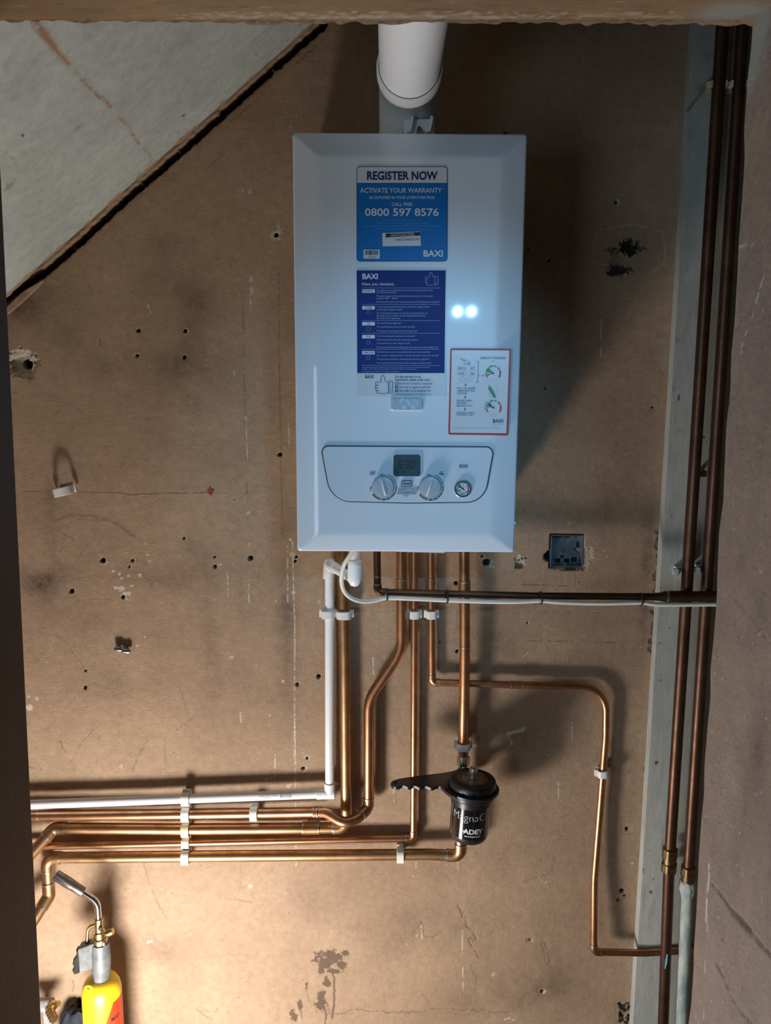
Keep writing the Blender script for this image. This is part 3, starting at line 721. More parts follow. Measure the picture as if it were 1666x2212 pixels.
h0, h1 = P(0, 49, -YB), P(1620, 55, -YB)
hz = (h0.z + h1.z) / 2
hu = (h1 - h0).normalized()
ho = h0 - hu * .04
HD = Sheet(ho, hu, (0, -1, 0), (h1 - h0).length + .08, 0.24, 0.003, seed=71)
jg = (vnoise((1, HD.nu), 12, 15)[0] - .5) * .004 + (vnoise((1, HD.nu), 3, 16)[0] - .5) * .006
HD.h[0, :] -= .006; HD.h[0, :] += jg.astype(np.float32); HD.h[1, :] += (jg * .6).astype(np.float32)
for x in range(10, 1600, 6):
    HD.spot(x, 46 + random.uniform(-3, 1), random.uniform(3, 7), random.uniform(1, 2.5), random.uniform(.4, .95), 0, .7)
    if 380 < x < 1480: HD.spot(x, 34 + random.uniform(-8, 6), random.uniform(6, 12), random.uniform(3, 6), random.uniform(.25, .8), 1, .8)
HD.smudge(900, 38, 220, 8, .7, 1); HD.smudge(500, 35, 150, 7, .4, 1); HD.smudge(1580, 25, 70, 40, 1.5, 2); HD.smudge(150, 20, 120, 20, .3, 0)
for _ in range(50):
    x = random.uniform(0, 1500); y = random.uniform(2, 40); HD.line([(x, y), (x + random.uniform(20, 90), y + random.uniform(-3, 3))], 1.2, random.uniform(.2, .5), 0 if random.random() < .6 else 1, .3)
eb = MB(); eb.box((h0 + h1) / 2 + Vector((0, -.12, .020)), ((h1 - h0).length / 2 + .038, .119, .012), (hu, Vector((0, 1, 0)), hu.cross(Vector((0, 1, 0)))))
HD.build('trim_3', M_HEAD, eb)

# ---- plain shell round the cupboard
def slab(name, a, b, m):
    a, b = Vector(a), Vector(b)
    return struct(MB().box((a + b) / 2, tuple(abs(x) / 2 for x in (b - a))).build(name, m, smooth=None))
slab('floor', (-2.4, -4.2, -.06), (2.4, .10, 0), M_FLOOR)
slab('wall_left', (XL - .06, -1.05, 0), (XL, .10, ZT), M_DULL)
slab('wall_right', (XR, -1.05, 0), (XR + .06, .10, ZT), M_DULL)
slab('ceiling_top', (XL - .06, -1.05, ZT), (XR + .06, .10, ZT + .06), M_DULL).name = 'ceiling.001'
slab('wall_backing', (XL, .06, 0), (XR, .10, ZT), M_DULL).name = 'wall_back.001'
fl = MB()
def fbox(x0, x1, z0, z1):
    fl.box(((x0 + x1) / 2, YB - .12, (z0 + z1) / 2), ((x1 - x0) / 2, .117, (z1 - z0) / 2))
fbox(XL, min(q0.x, q1.x) - .028, 0, ZT); fbox(max(k0.x, k1.x) + .032, XR, 0, ZT); fbox(min(q0.x, q1.x) - .027, max(k0.x, k1.x) + .031, hz + .045, ZT)
struct(fl.build('wall_front', M_DULL, smooth=None))
# ------------------------------------------------------------------ boiler
XA, XB_ = (P(632, 288, .312).x + P(642, 1191, .312).x) / 2, (P(1139, 290, .312).x + P(1111, 1192, .312).x) / 2
ZA, ZB = (P(642, 1191, .312).z + P(1111, 1192, .312).z) / 2, (P(632, 288, .312).z + P(1139, 290, .312).z) / 2
YF = 0.325
boiler = thing('gas_boiler', 'tall white wall-hung gas boiler with stickers and a dial panel', 'boiler', ((XA + XB_) / 2, -.02, ZA))
def loop(x0, x1, z0, z1, r, off, n=5):
    out = []
    for cx, cz, a0 in ((x1 - r, z1 - r, 0), (x0 + r, z1 - r, 90), (x0 + r, z0 + r, 180), (x1 - r, z0 + r, 270)):
        for k in range(n + 1):
            a = math.radians(a0 + 90 * k / n)
            out.append(Vector((cx + r * math.cos(a), -off, cz + r * math.sin(a))))
    return out
def loft(loops, caps=True):
    mb = MB(); n = len(loops[0]); V = [p for l in loops for p in l]; Fc = []
    for j in range(len(loops) - 1):
        for k in range(n):
            Fc.append((j * n + k, j * n + (k + 1) % n, (j + 1) * n + (k + 1) % n, (j + 1) * n + k))
    if caps:
        Fc.append(tuple(range(n - 1, -1, -1))); Fc.append(tuple((len(loops) - 1) * n + k for k in range(n)))
    return mb.add(V, Fc)
loft([loop(XA + .004, XB_ - .004, ZA + .004, ZB - .0006, .006, .012), loop(XA + .004, XB_ - .004, ZA + .004, ZB - .0006, .006, .262)]).build('casing', M_CASE, boiler, 30)
# pressed front cover: rim, wide chamfers, flat middle
IL, IR, IT, IB = .040, .040, .036, .030
LP = [loop(XA, XB_, ZA, ZB, .004, .262), loop(XA, XB_, ZA, ZB, .005, .311), loop(XA + .0008, XB_ - .0008, ZA + .0008, ZB - .0008, .005, .3150), loop(XA + .003, XB_ - .003, ZA + .003, ZB - .003, .005, .3172)]
for q, o in ((.15, .3186), (.30, .3198), (.5, .3213), (.7, .3228), (.86, .3239), (.95, .3244), (1.0, .32465), (1.06, .32485), (1.2, .325)):
    LP.append(loop(XA + .003 + IL * q, XB_ - .003 - IR * q, ZA + .003 + IB * q, ZB - .003 - IT * q, .005, o))
loft(LP).build('front_cover', M_CASE, boiler, 25)
# lip of the drop-down flap under the cover
PX(.300).poly([(856, 1190), (962, 1192), (960, 1195), (860, 1192)], th=.05).build('bottom_flap', M_PANEL, boiler, None)
PX(.20).poly([(1088, 284), (1096, 284), (1096, 292), (1088, 292)], th=.006).build('top_screw', M_STEEL, boiler, None)

# control panel
cp_out = rpoly([(694, 964), (1067, 966), (1046, 1084), (880, 1086), (716, 1082)], [13, 14, 46, 0, 52], 10)
pan = PX(YF + .0022).poly(cp_out, th=.0022).build('control_panel', M_PANEL, boiler, 30)
bevel(pan, .0012, 3)
g = PX(YF + .001); loopv = [P(x, y, YF + .0004) for x, y in cp_out]
MB().tube(loopv + [loopv[0]], .0018, 8, cap=False).build('groove_shade', M_SHADE_BTN, pan, 60)  # solid dark bead round the panel; its colour stands in for groove shade
C0 = YF + .0022
def pxdisc(name, cx, cy, prof, m, par, seg=40, off=C0):
    """turned piece on the panel: profile radii in photo pixels, heights in metres"""
    b = P(cx, cy, off); s = mpp(b)
    return MB().lathe([(r * s, h) for r, h in prof], b, (0, -1, 0), seg).build(name, m, par, 35)
# display
disp = PX(C0 + .002).poly(rrect(847, 980, 912, 1031, 7), th=.002).build('display', M_PANEL, boiler, 30); bevel(disp, .0008, 2)
PX(C0 + .0022).poly(rrect(850, 982, 909, 1029, 6), th=.0006).build('screen', M_LCD, disp, None)
sg = PX(C0 + .0026)
def seg7(x, y, w, h, segs, it=.12, t=1.7):
    q = {'a': ((0, 1), (1, 1)), 'b': ((1, 1), (1, .5)), 'c': ((1, .5), (1, 0)), 'd': ((0, 0), (1, 0)), 'e': ((0, .5), (0, 0)), 'f': ((0, 1), (0, .5)), 'g': ((0, .5), (1, .5))}
    for s in segs:
        (a, b), (c, d) = q[s]
        x0, y0, x1, y1 = x + a * w + b * h * it, y - b * h, x + c * w + d * h * it, y - d * h
        l = math.hypot(x1 - x0, y1 - y0); ux, uy = (x1 - x0) / l * 1.2, (y1 - y0) / l * 1.2
        sg.stroke([(x0 + ux, y0 + uy), (x1 - ux, y1 - uy)], t)
seg7(861, 1011.5, 7.2, 15, 'acdefg'); seg7(874.5, 1011.5, 7.2, 15, 'abcdg'); seg7(887, 1011.5, 7.2, 15, 'abcdef')
sg.rect(884.2, 1010, 886, 1012)
sg.text('°C', 899, 904, 1000, 3.6)
sg.poly([(858.5, 1021.5), (859.6, 1017.5), (860.8, 1021.5), (861.2, 1023), (857.8, 1023)])
sg.poly([(869, 1019.5), (871, 1019.5), (871, 1017.5), (868, 1017.5), (868, 1016.6), (874.5, 1016.6), (874.5, 1017.5), (872, 1017.5), (872, 1019), (875, 1020), (875.5, 1022), (873.8, 1022), (873.5, 1021.2), (869, 1021.2)])
sg.build('digits', I_BLACK, disp, None)
# reset button and service cover
rb = PX(C0 + .003).poly(rrect(867, 1037.5, 890.5, 1051.5, 4), th=.003).build('reset_button', M_SHADE_BTN, boiler, 30); bevel(rb, .0006, 2)
PX(C0 + .0034).poly(rrect(868.6, 1039, 888.8, 1050, 3.2), th=.001).build('button_cap', M_SILV, rb, None)
PX(C0 + .0037).text('Reset', 871.5, 887.5, 1047, 5.2, .02).build('lettering', I_BLACK, rb, None)
sc = PX(C0 + .0012).poly(rpoly([(861, 1054), (896.5, 1054.5), (899.5, 1068.3), (857.5, 1067.5)], [2, 2, 1, 1], 4), th=.0012).build('service_cover', I_LGREY, boiler, None)
PX(C0 + .002).poly(circ(877.5, 1066, 7.5, 16, a0=0, a1=180) , th=.0015).build('finger_tab', M_SILV, sc, None)
PX(C0 + .0015).stroke([(871, 1061.5), (873, 1062.5), (876, 1060.5), (882, 1058.8), (885, 1057.2), (887, 1056.5)], 1.8).build('spanner_symbol', V_WHITE, sc, None)
# two dials
for cx, cy, ang in ((828.3, 1051, 15), (929.7, 1051.5, -20)):
    d = pxdisc('dial', cx, cy, [(24.5, 0), (24.5, .001), (24.2, .0012)], M_GREYP, boiler)
    d['label'] = 'left heating dial, pointer leaning left' if cx < 900 else 'right hot water dial, pointer leaning right'
    pxdisc('knob', cx, cy, [(22.6, 0), (22.6, .004), (22.2, .007), (21, .0085), (14, .0092), (0, .0094)], M_SILV, d)
    a = math.radians(ang); pts = []
    for t in (-18, 20):
        pts.append((cx + t * math.sin(a), cy + t * math.cos(a)))
    b0, b1 = P(*pts[0], C0 + .0092), P(*pts[1], C0 + .0092)
    MB().tube([b0, b0.lerp(b1, .05), b0.lerp(b1, .95), b1], [.0006, .0018, .0024, .001], 12).build('pointer', V_WHITE, d, 50)
    sgm = PX(C0 + .0005)
    for a0, a1, r0, r1 in ((-68, -8, 27.2, 28.6), (-3, 22, 26.5, 29.5), (25, 55, 26, 30), (58, 76, 26, 30.4), (79, 97, 26, 30.4), (101, 145, 26, 30)):
        sgm.poly(arcband(cx, cy, r0, r1, a0, a1, 8))
    sgm.text('Min', cx - 6.5, cx + 4, cy - 23.2, 4.2, .01)
    V, Fc, w = text_geo('Max', .01); s_ = 10.5 / w; Q = []
    for (u, v) in V: Q.append(P(cx - 29.2 + v * s_ * .55 * 0 + (-v) * -4.4 / CAPH * .0 + v * 4.2 / CAPH, cy + .5 + u * s_, C0 + .0005))
    sgm.add(Q, Fc)
    sgm.build('scale_marks', I_GREY, d, None)
ic = PX(C0 + .0005)
for i in range(4): ic.rect(799.5 + i * 2.9, 1018.5, 801 + i * 2.9, 1026.3)
ic.poly(circ(811, 1019, 1, 8)).build('radiator_symbol', I_GREY, pan, None); ic = PX(C0 + .0005)
ic.rect(949.5, 1021, 951, 1026); ic.rect(951, 1022.2, 957, 1025.2); ic.poly([(957, 1022), (959, 1023), (959, 1027.5), (956.6, 1027.5), (956.6, 1025)]); ic.rect(953, 1019.6, 954.2, 1022.2); ic.rect(950.5, 1018.6, 957, 1020)
ic.build('tap_symbol', I_GREY, pan, None)
PX(C0 + .0005).text('800', 992, 1011, 1011, 7.6, .015).build('model_number', I_GREY, pan, None)
# pressure gauge
gg = pxdisc('pressure_gauge', 1000, 1055.5, [(20, 0), (20, .0014), (18.6, .0024), (17.6, .0024), (17.4, .0006), (0, .0006)], M_SILV, boiler)
pxdisc('gauge_rim', 1000, 1055.5, [(17.8, .0004), (17.8, .0034), (15.6, .0034), (15.4, .0012)], M_BLACK, gg)
pxdisc('gauge_face', 1000, 1055.5, [(15.5, .001), (15.5, .0016), (0, .0016)], V_WHITE, gg)
q = PX(C0 + .0019)
q.poly(arcband(1000, 1055.5, 12, 14, 218, 310, 12)).poly([(1000, 1055.5)] + circ(1000, 1055.5, 12.5, 8, a0=193, a1=232)).build('green_zone', I_GREEN, gg, None)
q = PX(C0 + .0019); q.poly(arcband(1000, 1055.5, 11.3, 14, 318, 405, 12)).poly(arcband(1000, 1055.5, 11.5, 14, 150, 180, 6)).build('red_zone', I_RED, gg, None)
q = PX(C0 + .0022); q.stroke([(991, 1048.5), (1004, 1059)], 1.3).poly(circ(1000, 1055.5, 2, 12)).text('bar', 996.5, 1002.5, 1068, 3.2)
for t, x, y in (('1', 991.6, 1061.5), ('2', 999.4, 1048), ('3', 1008, 1053), ('4', 1006, 1064)): q.text(t, x, x + 1.8, y, 3)
q.build('needle', I_BLACK, gg, None)
# green lamp on the side edge, cast badge
b = P(1108.5, 1130, .306); b.x = XB_ + .0004
MB().lathe([(.0022, -.002), (.0022, .0006), (0, .0014)], b, (1, 0, .0), 14).build('indicator_lamp', M_LED, boiler, 30)
PX(YF + .0003).poly([(1107.3, 1126), (1109.3, 1126), (1109.3, 1134), (1107.3, 1134)], th=.001, off=.3165).build('indicator_window', M_LED, boiler, None)
bd = PX(YF + .0022).poly(rrect(842.5, 857.5, 914.5, 887.5, 5), th=.0022).build('badge', M_CASE, boiler, 30); bevel(bd, .0011, 3)
fr = [P(x, y, YF + .0026) for x, y in rrect(845.5, 860.5, 911.5, 884.5, 4)]
MB().tube(fr + [fr[0]], .0010, 8, cap=False).build('badge_frame', M_SILV, bd, 60)
V, Fc, w = text_geo('BAXI', .022); sx = 60 / w; sy = 19 / CAPH
mb = MB(); n = len(V)
VV = [P(849 + u * sx, 881.5 - v * sy, YF + .0052) for u, v in V]; mb.add(VV, Fc)
ed = {}
for f in Fc:
    for i in range(len(f)):
        e = (f[i], f[(i + 1) % len(f)]); ed[e] = 1
sides = [(a, b) for (a, b) in ed if (b, a) not in ed]
VS = []; FS = []
for (a, b) in sides:
    k = len(VS); pa, pb = VV[a], VV[b]; VS += [pa, pb, pb + Vector((0, .0032, 0)), pa + Vector((0, .0032, 0))]; FS.append((k, k + 1, k + 2, k + 3))
mb.add(VS, FS); mb.build('raised_letters', M_SILV, bd, 30)

# ---- stickers on the front cover
T1, T2, T3 = YF + .0006, YF + .0009, YF + .0012
def thumb(pxo, ox, oy, s, w):
    """outline of a thumbs-up hand with a cuff"""
    f = lambda pts: [(ox + x * s, oy + y * s) for x, y in pts]
    pxo.stroke(f([(.33, .36), (.33, .10), (.36, .03), (.42, .0), (.48, .02), (.52, .10), (.54, .26), (.60, .34), (.70, .36)]), w)
    pxo.stroke(f([(.33, .36), (.10, .37), (.02, .42), (.02, .50), (.08, .53), (.20, .53)]), w)
    pxo.stroke(f([(.08, .53), (.01, .58), (.01, .66), (.08, .69), (.20, .69)]), w)
    pxo.stroke(f([(.08, .69), (.02, .73), (.03, .81), (.10, .84), (.20, .84)]), w)
    pxo.stroke(f([(.10, .84), (.06, .90), (.10, .97), (.25, 1.0), (.60, .99), (.72, .95)]), w)
    pxo.stroke(f([(.74, .34), (.80, .31), (.93, .31), (.97, .35), (.97, .94), (.93, .98), (.80, .98), (.74, .95)]), w, True)
    pxo.stroke([(ox + (.86 + .035 * math.cos(a * .8)) * s, oy + (.88 + .035 * math.sin(a * .8)) * s) for a in range(9)], w * .7)
# 1: register-now sticker
o1 = rrect(770.5, 359.5, 967, 565, 8)
st = PX(T1).poly(o1, th=.0005).build('warranty_sticker', I_NAVY, boiler, None, 'blue and white register now sticker')
PX(T2).poly(rrect(771.8, 360.8, 965.8, 395, [7, 7, .5, .5])).build('title_band', V_WHITE, st, None)
PX(T2).poly(rrect(771.8, 395.5, 965.6, 563.8, [.5, .5, 7, 7])).build('blue_field', V_BLUE, st, None)
PX(T3).text('REGISTER NOW', 793, 945.5, 388, 17, .028).build('title', I_NAVY, st, None)
q = PX(T3)
q.text('ACTIVATE YOUR WARRANTY', 778, 954.5, 416, 10, .012).text('*', 956, 959, 412, 6).build('headline', I_WHITE, st, None); q = PX(T3)
q.text('AS OUTLINED IN YOUR LITERATURE PACK', 797.5, 940, 429.5, 5.8, .008)
q.text('CALL FREE', 846.5, 891, 444.5, 7, .008); q.text('0800 597 8576', 788.5, 948, 466, 15.5, .018)
q.build('phone_lettering', I_WHITE, st, None)
PX(T3).text('BAXI', 915, 957, 554, 13, .03).build('maker_logo', I_WHITE, st, None)
q = PX(T3)
for t, x0, x1, y in (('Lines are open 8am - 8pm, 363 days a year', 825, 911, 477), ('* Please note the boiler must be registered within 30 days,', 811, 926, 483.5), ('the Benchmark Commissioning Checklist completed and an annual service carried out.', 783, 953, 489.5), ('For full warranty terms & conditions see baxi.co.uk/warranty', 808, 928, 495.8), ('BAX 12345 01/2020'[:0] or 'No. 720 00000'[:0] or '-', 855, 881, 558)):
    if len(t) > 1: q.text(t, x0, x1, y, 3.6, .004)
q.build('small_print', I_CYAN, st, None)
q = PX(T3).poly([(826, 503.5), (908, 499.5), (909.5, 531), (827, 532)]); q.build('serial_label', V_WHITE, st, None)
q = PX(T3 + .0002).poly([(833, 504.8), (907.5, 501), (908, 508.8), (833.5, 513)]); q.build('serial_header', I_BLACK, st, None)
q = PX(T3 + .0004).text('TO ACTIVATE YOUR WARRANTY', 844, 895, 507.2, 2.6, .003, -.045).text('REGISTER THIS SERIAL NUMBER', 844, 896, 511, 2.6, .003, -.045); q.build('serial_heading', I_WHITE, st, None)
PX(T3 + .0004).text('TAM0220380481DC-N91', 853, 906, 520.6, 4.8, 0, -.03).build('serial_number', I_BLACK, st, None)
PX(T3).rect(785.5, 539, 820.5, 558.5).build('barcode_label', V_WHITE, st, None)
q = PX(T3 + .0003); x = 788.5
r_ = random.Random(3)
while x < 817: w = r_.choice((.6, .9, 1.5)); q.rect(x, 541, x + w, 551); x += w + r_.choice((.6, .9, 1.3))
q.text('7729390', 795, 812, 557, 3.6); q.build('barcode', I_BLACK, st, None)
# 2: checklist sticker
st = PX(T1).rect(770.5, 584, 963, 857, th=.0005).build('checklist_sticker', V_WHITE, boiler, None, 'navy checklist sticker with a white foot')
PX(T2).poly([(770.5, 584), (963, 584), (960.5, 806), (772, 806)]).build('navy_field', V_NAVY, st, None)
q = PX(T3); q.text('BAXI', 783, 816.5, 602.5, 11, .03).text('Have you checked...', 782.5, 855.5, 616.5, 6.4, .004)
tabs = [('ELECTRICAL', 625), ('SYSTEM', 661), ('GAS', 695.5), ('FLUE', 723.5), ('COMPLETION', 758)]
q.build('heading', I_WHITE, st, None)
for t, y in tabs:
    PX(T3).poly(rrect(782.5, y, 810, y + 7.6, 1.5)).build('heading_tab', I_WHITE, st, None)
    w = len(t) * 2.35; PX(T3 + .0003).text(t, 796 - w / 2, 796 + w / 2, y + 5.7, 3.8, .01).build('heading_word', I_NAVY, st, None)
q = PX(T3)
for y in (622, 657.5, 692.5, 720, 754.5, 789.5): q.stroke([(782, y), (950, y)], .7)
for t, x1, y in (('Any cables are correctly fitted, secured and tested using the correct', 936, 628.5), ('test operating procedures?', 857, 633), ('The boiler supply is 3A fused, isolation permanent or interrupted,', 936, 641), ('supplies 230V ~ 50Hz?', 859, 646), ('Electrical safety system earth continuity, polarity and resistance been completed?', 950, 653.5),
              ('You have thoroughly flushed the system, treated with a reliable inhibitor', 929, 664.5), ('and installed a magnetic filter?', 869, 670.5), ('You commissioned the system correctly by ensuring all radiators are', 924, 678), ('fully vented and at correct flow rate with temperature/pressure within', 920, 683.5), ('the limits of the appliance?', 865, 689),
              ('You tested the gas tightness?', 867, 699.5), ('You tested inlet gas pressure at boiler test point?', 897, 707.5), ('The appliance is operating at the correct gas rate?', 902, 716.5),
              ('The flue is adequately supported and secured?', 897, 727.5), ('You\'ve carried out a flue gas combustion analysis?', 903, 735.5), ('You\'ve carried out a flue integrity check?', 886, 743), ('You\'ve ensured the flue sampling plugs are in place and secured after use?', 946, 751.5),
              ('The boiler front cover is securely fixed with two screws provided?', 930, 762), ('Your customer understands how to operate the boiler and use the controls?', 948, 769.5), ('The Benchmark checklist is completed and warranty registered?', 927, 777.5), ('Your customer knows that they need to arrange an annual service?', 932, 785.5)):
    q.text(t, 813.5, x1, y, 3.5, .003)
for t, x1, y in (('Please ensure the boiler is installed in accordance with the regulations, instructions provided and requirements', 929, 794.5), ('contact us, call the Baxi Technical Helpline on 0344 871 1525 for any further advice.', 901, 798.5), ('To register the warranty visit www.baxi.co.uk/registration', 864, 803.5)):
    q.text(t, 783, x1, y, 2.5, .003)
for y in (675, 711, 740, 773): q.stroke(circ(796, y, 4, 14), .6, True)
thumb(q, 919, 588, 28, .9)
q.build('checklist_text', I_DIMW, st, None)
q = PX(T3).text('BAXI', 789, 807, 817, 6.2, .03).text('For the warranty to be', 853.5, 909, 816, 4.8, .02).text('maintained, please make sure...', 853.5, 932, 822.5, 4.8, .02)
for i, y in enumerate((825.5, 833.3, 841)): q.rect(853.5, y, 860, y + 6)
q.text('Benchmark checklist is completed', 862, 934, 830.5, 4.6, .004).text('Warranty is registered with Baxi', 862, 931, 838.3, 4.6, .004).text('The boiler has an annual service', 862, 931, 846, 4.6, .004)
q.text('For full terms and conditions, visit www.baxi.co.uk/terms', 853.5, 931.5, 853, 2.8, .006)
thumb(q, 810.5, 811, 39, 1.1)
for i in range(9): q.stroke([(838, 828 + i * 2), (845.5, 825 + i * 2)], .35)
q.build('foot_print', I_NAVY, st, None)
q = PX(T3 + .0003)
for i, y in enumerate((830.5, 838.2, 846)): q.text(str(i + 1), 855.6, 858, y, 4.2, .02)
q.build('foot_numbers', I_WHITE, st, None)
# 3: red-bordered sticker
st = PX(T1).poly(rpoly([(973, 752.2), (1104.8, 753), (1098.5, 940.3), (968.6, 938.8)], 3.5, 5), th=.0005).build('flashing_display_sticker', I_RED, boiler, None, 'white instruction sticker with a red border')
PX(T2).poly(rpoly([(976.5, 756.4), (1100.4, 757), (1094.3, 936), (972.5, 934.8)], 1, 3)).build('white_field', V_WHITE, st, None)
z = lambda x, y: (950 + x * .12, 730 + y * .12)
def prt(name, m, f, off=T3):
    q = PX(off); f(q); q.build(name, m, st, None)
prt('title', I_BLUE, lambda q: q.text('DISPLAY FLASHING?', z(730, 0)[0], z(1195, 0)[0], z(0, 381)[1], 4.7, .012))
for grp in ((('PULL', 315, 400, 922), ('LEVER', 532, 640, 922), ('UNDER RIGHT SIDE', 313, 632, 968), ('OF BOILER.', 310, 495, 1014)), (('RELEASE WHEN', 308, 575, 1146), ('INDICATOR', 308, 490, 1192), ('REACHES', 306, 462, 1238)), (('*PRESS RESET IF DISPLAY', 300, 648, 1362), ('CONTINUES TO FLASH.', 300, 605, 1398))):
    q = PX(T3)
    for t, x0, x1, y in grp: q.text(t, z(x0, 0)[0], z(x1, 0)[0], z(0, y)[1], 3.9 if y < 1300 else 3.2, .012)
    q.build('instruction_text', I_BLUE, st, None)
prt('maker_logo', I_BLUE, lambda q: q.text('BAXI', z(958, 0)[0], z(1142, 0)[0], z(0, 1524)[1], 7, .03))
for x, y in ((466, 820), (460, 1040), (455, 1258)):
    prt('step_arrow', I_BLUE, lambda q: q.poly([z(x - 6, y), z(x + 6, y), z(x + 8, y + 18), z(x + 16, y + 26), z(x, y + 54), z(x - 16, y + 26), z(x - 8, y + 18)]))
prt('bracket_line', I_BLUE, lambda q: q.stroke([z(655, 424), z(698, 424), z(688, 797), z(650, 797)], .9).stroke([z(692, 678), z(718, 678)], .8))
prt('pointing_arrow', I_BLUE, lambda q: q.stroke([z(742, 678), z(790, 678)], .8).poly([z(778, 664), z(806, 678), z(778, 692)]))
prt('pressing_arrow', I_BLUE, lambda q: q.stroke([z(892, 835), z(892, 880)], .7).poly([z(876, 872), z(908, 872), z(892, 898)]))
prt('rising_arrow', I_BLUE, lambda q: q.stroke([z(820, 1305), z(808, 1260), z(822, 1195), z(846, 1162)], .8).poly([z(832, 1160), z(858, 1150), z(850, 1176)]))
prt('plus_mark', I_BLUE, lambda q: q.poly([z(950, 423), z(960, 412), z(975, 423), z(962, 434)]))
prt('boiler_drawing', I_LGREY, lambda q: q.stroke([z(258, 325), z(397, 325), z(397, 370), z(258, 370)], .35, True))
for a, b, c, d, t, t0, t1 in ((410, 420, 556, 492, '118', 442, 540), (322, 510, 472, 580, 'E02', 340, 458), (488, 510, 634, 580, '07', 556, 624), (322, 602, 472, 675, 'H02', 340, 445), (488, 602, 634, 675, '06', 552, 622)):
    prt('display_frame', I_LGREY, lambda q: q.stroke([z(a, b), z(c, b), z(c, d), z(a, d)], .35, True))
    prt('fault_code', I_BLACK, lambda q: q.text(t, z(t0, 0)[0], z(t1, 0)[0], z(0, d - 11)[1], 5))
for cx in (412, 537):
    prt('dial_drawing', I_LGREY, lambda q: q.stroke([z(cx + 52 * math.cos(t * .4), 745 + 52 * math.sin(t * .4)) for t in range(16)], .45, True).stroke([z(cx + 33 * math.cos(t * .4), 745 + 33 * math.sin(t * .4)) for t in range(16)], .4, True))
prt('hand_drawing', I_LGREY, lambda q: q.stroke([z(1046, 845), z(1030, 900), z(1052, 930), z(1040, 1010), z(1000, 1040)], .35).stroke([z(880, 960), z(872, 1000), z(900, 1050), z(950, 1075)], .4).stroke([z(975, 945), z(1015, 950), z(1045, 990)], .4))
prt('lever_drawing', I_GREEN, lambda q: q.poly([z(868, 905), z(925, 880), z(1022, 1065), z(975, 1085)]))
prt('green_word', I_GREEN, lambda q: q.text('GREEN', z(412, 0)[0], z(522, 0)[0], z(0, 922)[1], 3.9, 0)); prt('green_word', I_GREEN, lambda q: q.text('GREEN*', z(475, 0)[0], z(595, 0)[0], z(0, 1238)[1], 3.9, 0))
prt('foot_line', I_LGREY, lambda q: q.text('These functions provided by licensed engineers only or authorised', z(248, 0)[0], z(1055, 0)[0], z(0, 1630)[1], 2, .002)); prt('strap_line', I_LGREY, lambda q: q.text('Made in Italy', z(958, 0)[0], z(1140, 0)[0], z(0, 1562)[1], 2.4))
for cx, cy, tip in ((963, 635, (858, 668)), (972, 1258, (893, 1192))):
    c = z(cx, cy); R = 16.4
    def fg(q):
        q.poly([c] + circ(*c, R, 8, a0=187, a1=232)); q.poly(arcband(*c, R - 2.6, R + .6, 238, 266, 8)); q.poly(arcband(*c, R - 2.4, R + .4, 274, 291, 6)); q.poly(arcband(*c, R - 2.4, R + .4, 297, 300, 3))
    prt('gauge_green_band', I_GREEN, fg)
    def fr_(q):
        for a0, a1 in ((305, 311), (314, 323), (326, 335), (340, 395), (146, 158), (162, 170), (174, 181)): q.poly(arcband(*c, R - 2.8, R + .8, a0, a1, 8))
    prt('gauge_red_band', I_RED, fr_)
    prt('gauge_outline', I_LGREY, lambda q: q.stroke([z(cx + 143 * math.cos(math.radians(a)), cy + 150 * math.sin(math.radians(a))) for a in range(35, 150, 6)], .3))
    def fn(q):
        q.stroke([c, z(*tip)], 1.2); q.poly(circ(*c, 2.0, 12)); dx, dy = tip[0] - cx, tip[1] - cy; l = math.hypot(dx, dy); dx /= l; dy /= l
        q.poly([z(tip[0] + 12 * dx, tip[1] + 12 * dy), z(tip[0] - 24 * dx - 16 * dy, tip[1] - 24 * dy + 16 * dx), z(tip[0] - 24 * dx + 16 * dy, tip[1] - 24 * dy - 16 * dx)])
    prt('gauge_needle', I_BLACK, fn, T3 + .0003)
    prt('gauge_unit', I_BLACK, lambda q: q.text('bar', z(cx - 17, 0)[0], z(cx + 7, 0)[0], z(0, cy + 113)[1], 1.6))
PX(T3).poly([z(362, 368), z(385, 368), z(515, 418), z(410, 418)]).build('tan_print', I_TAN, st, None)

# ------------------------------------------------------------------ flue
fb = P(880, 262, .2); rb_ = 60.5 * mpp(fb)
fx = fb.x; fy = -.2; fz = ZB + .0002
fl_ = thing('flue_pipe', 'fat white flue elbow and pipe rising from the boiler top', 'flue', (fx, fy, fz))
zc = P(880, 147, .335).z
pth = fillet([(fx, fy, fz), (fx, fy, zc), (fx, -.335, zc)], .075, 14)
MB().tube(pth, rb_, 40).build('elbow', M_FLUE, fl_, 40)
MB().lathe([(rb_ * 1.2, 0), (rb_ * 1.2, .006), (rb_ * 1.05, .012), (rb_ * 1.02, .03)], (fx, fy, fz), (0, 0, 1), 40).build('flange', M_FLUE, fl_, 40)
so = P(880, 147, .345); rs = 72.5 * mpp(so)
MB().lathe([(rb_ * .98, -.06), (rs * .97, -.045), (rs, -.03), (rs, -.004), (rs * .985, 0), (rs * .93, .001), (rs * .92, -.01)], (fx, -.345, zc), (0, -1, 0), 48).build('socket', M_FLUE, fl_, 40)
rp = 66.5 * mpp(so)
MB().lathe([(rp * 1.005, -.012), (rp * 1.018, .0012), (rp, .0018)], (fx, -.345, zc), (0, -1, 0), 48).build('gasket', M_BLACK, fl_, 40)
MB().tube([(fx, -.325, zc), (fx, YB + .012, zc)], rp, 48).build('pipe', M_PVC, fl_, 40)
q = P(879, 246.5, .252)
MB().lathe([(.0072, -.01), (.0072, .0035), (.006, .004)], q, (0, -1, .1), 20).build('screw_boss', M_FLUE, fl_, 40)
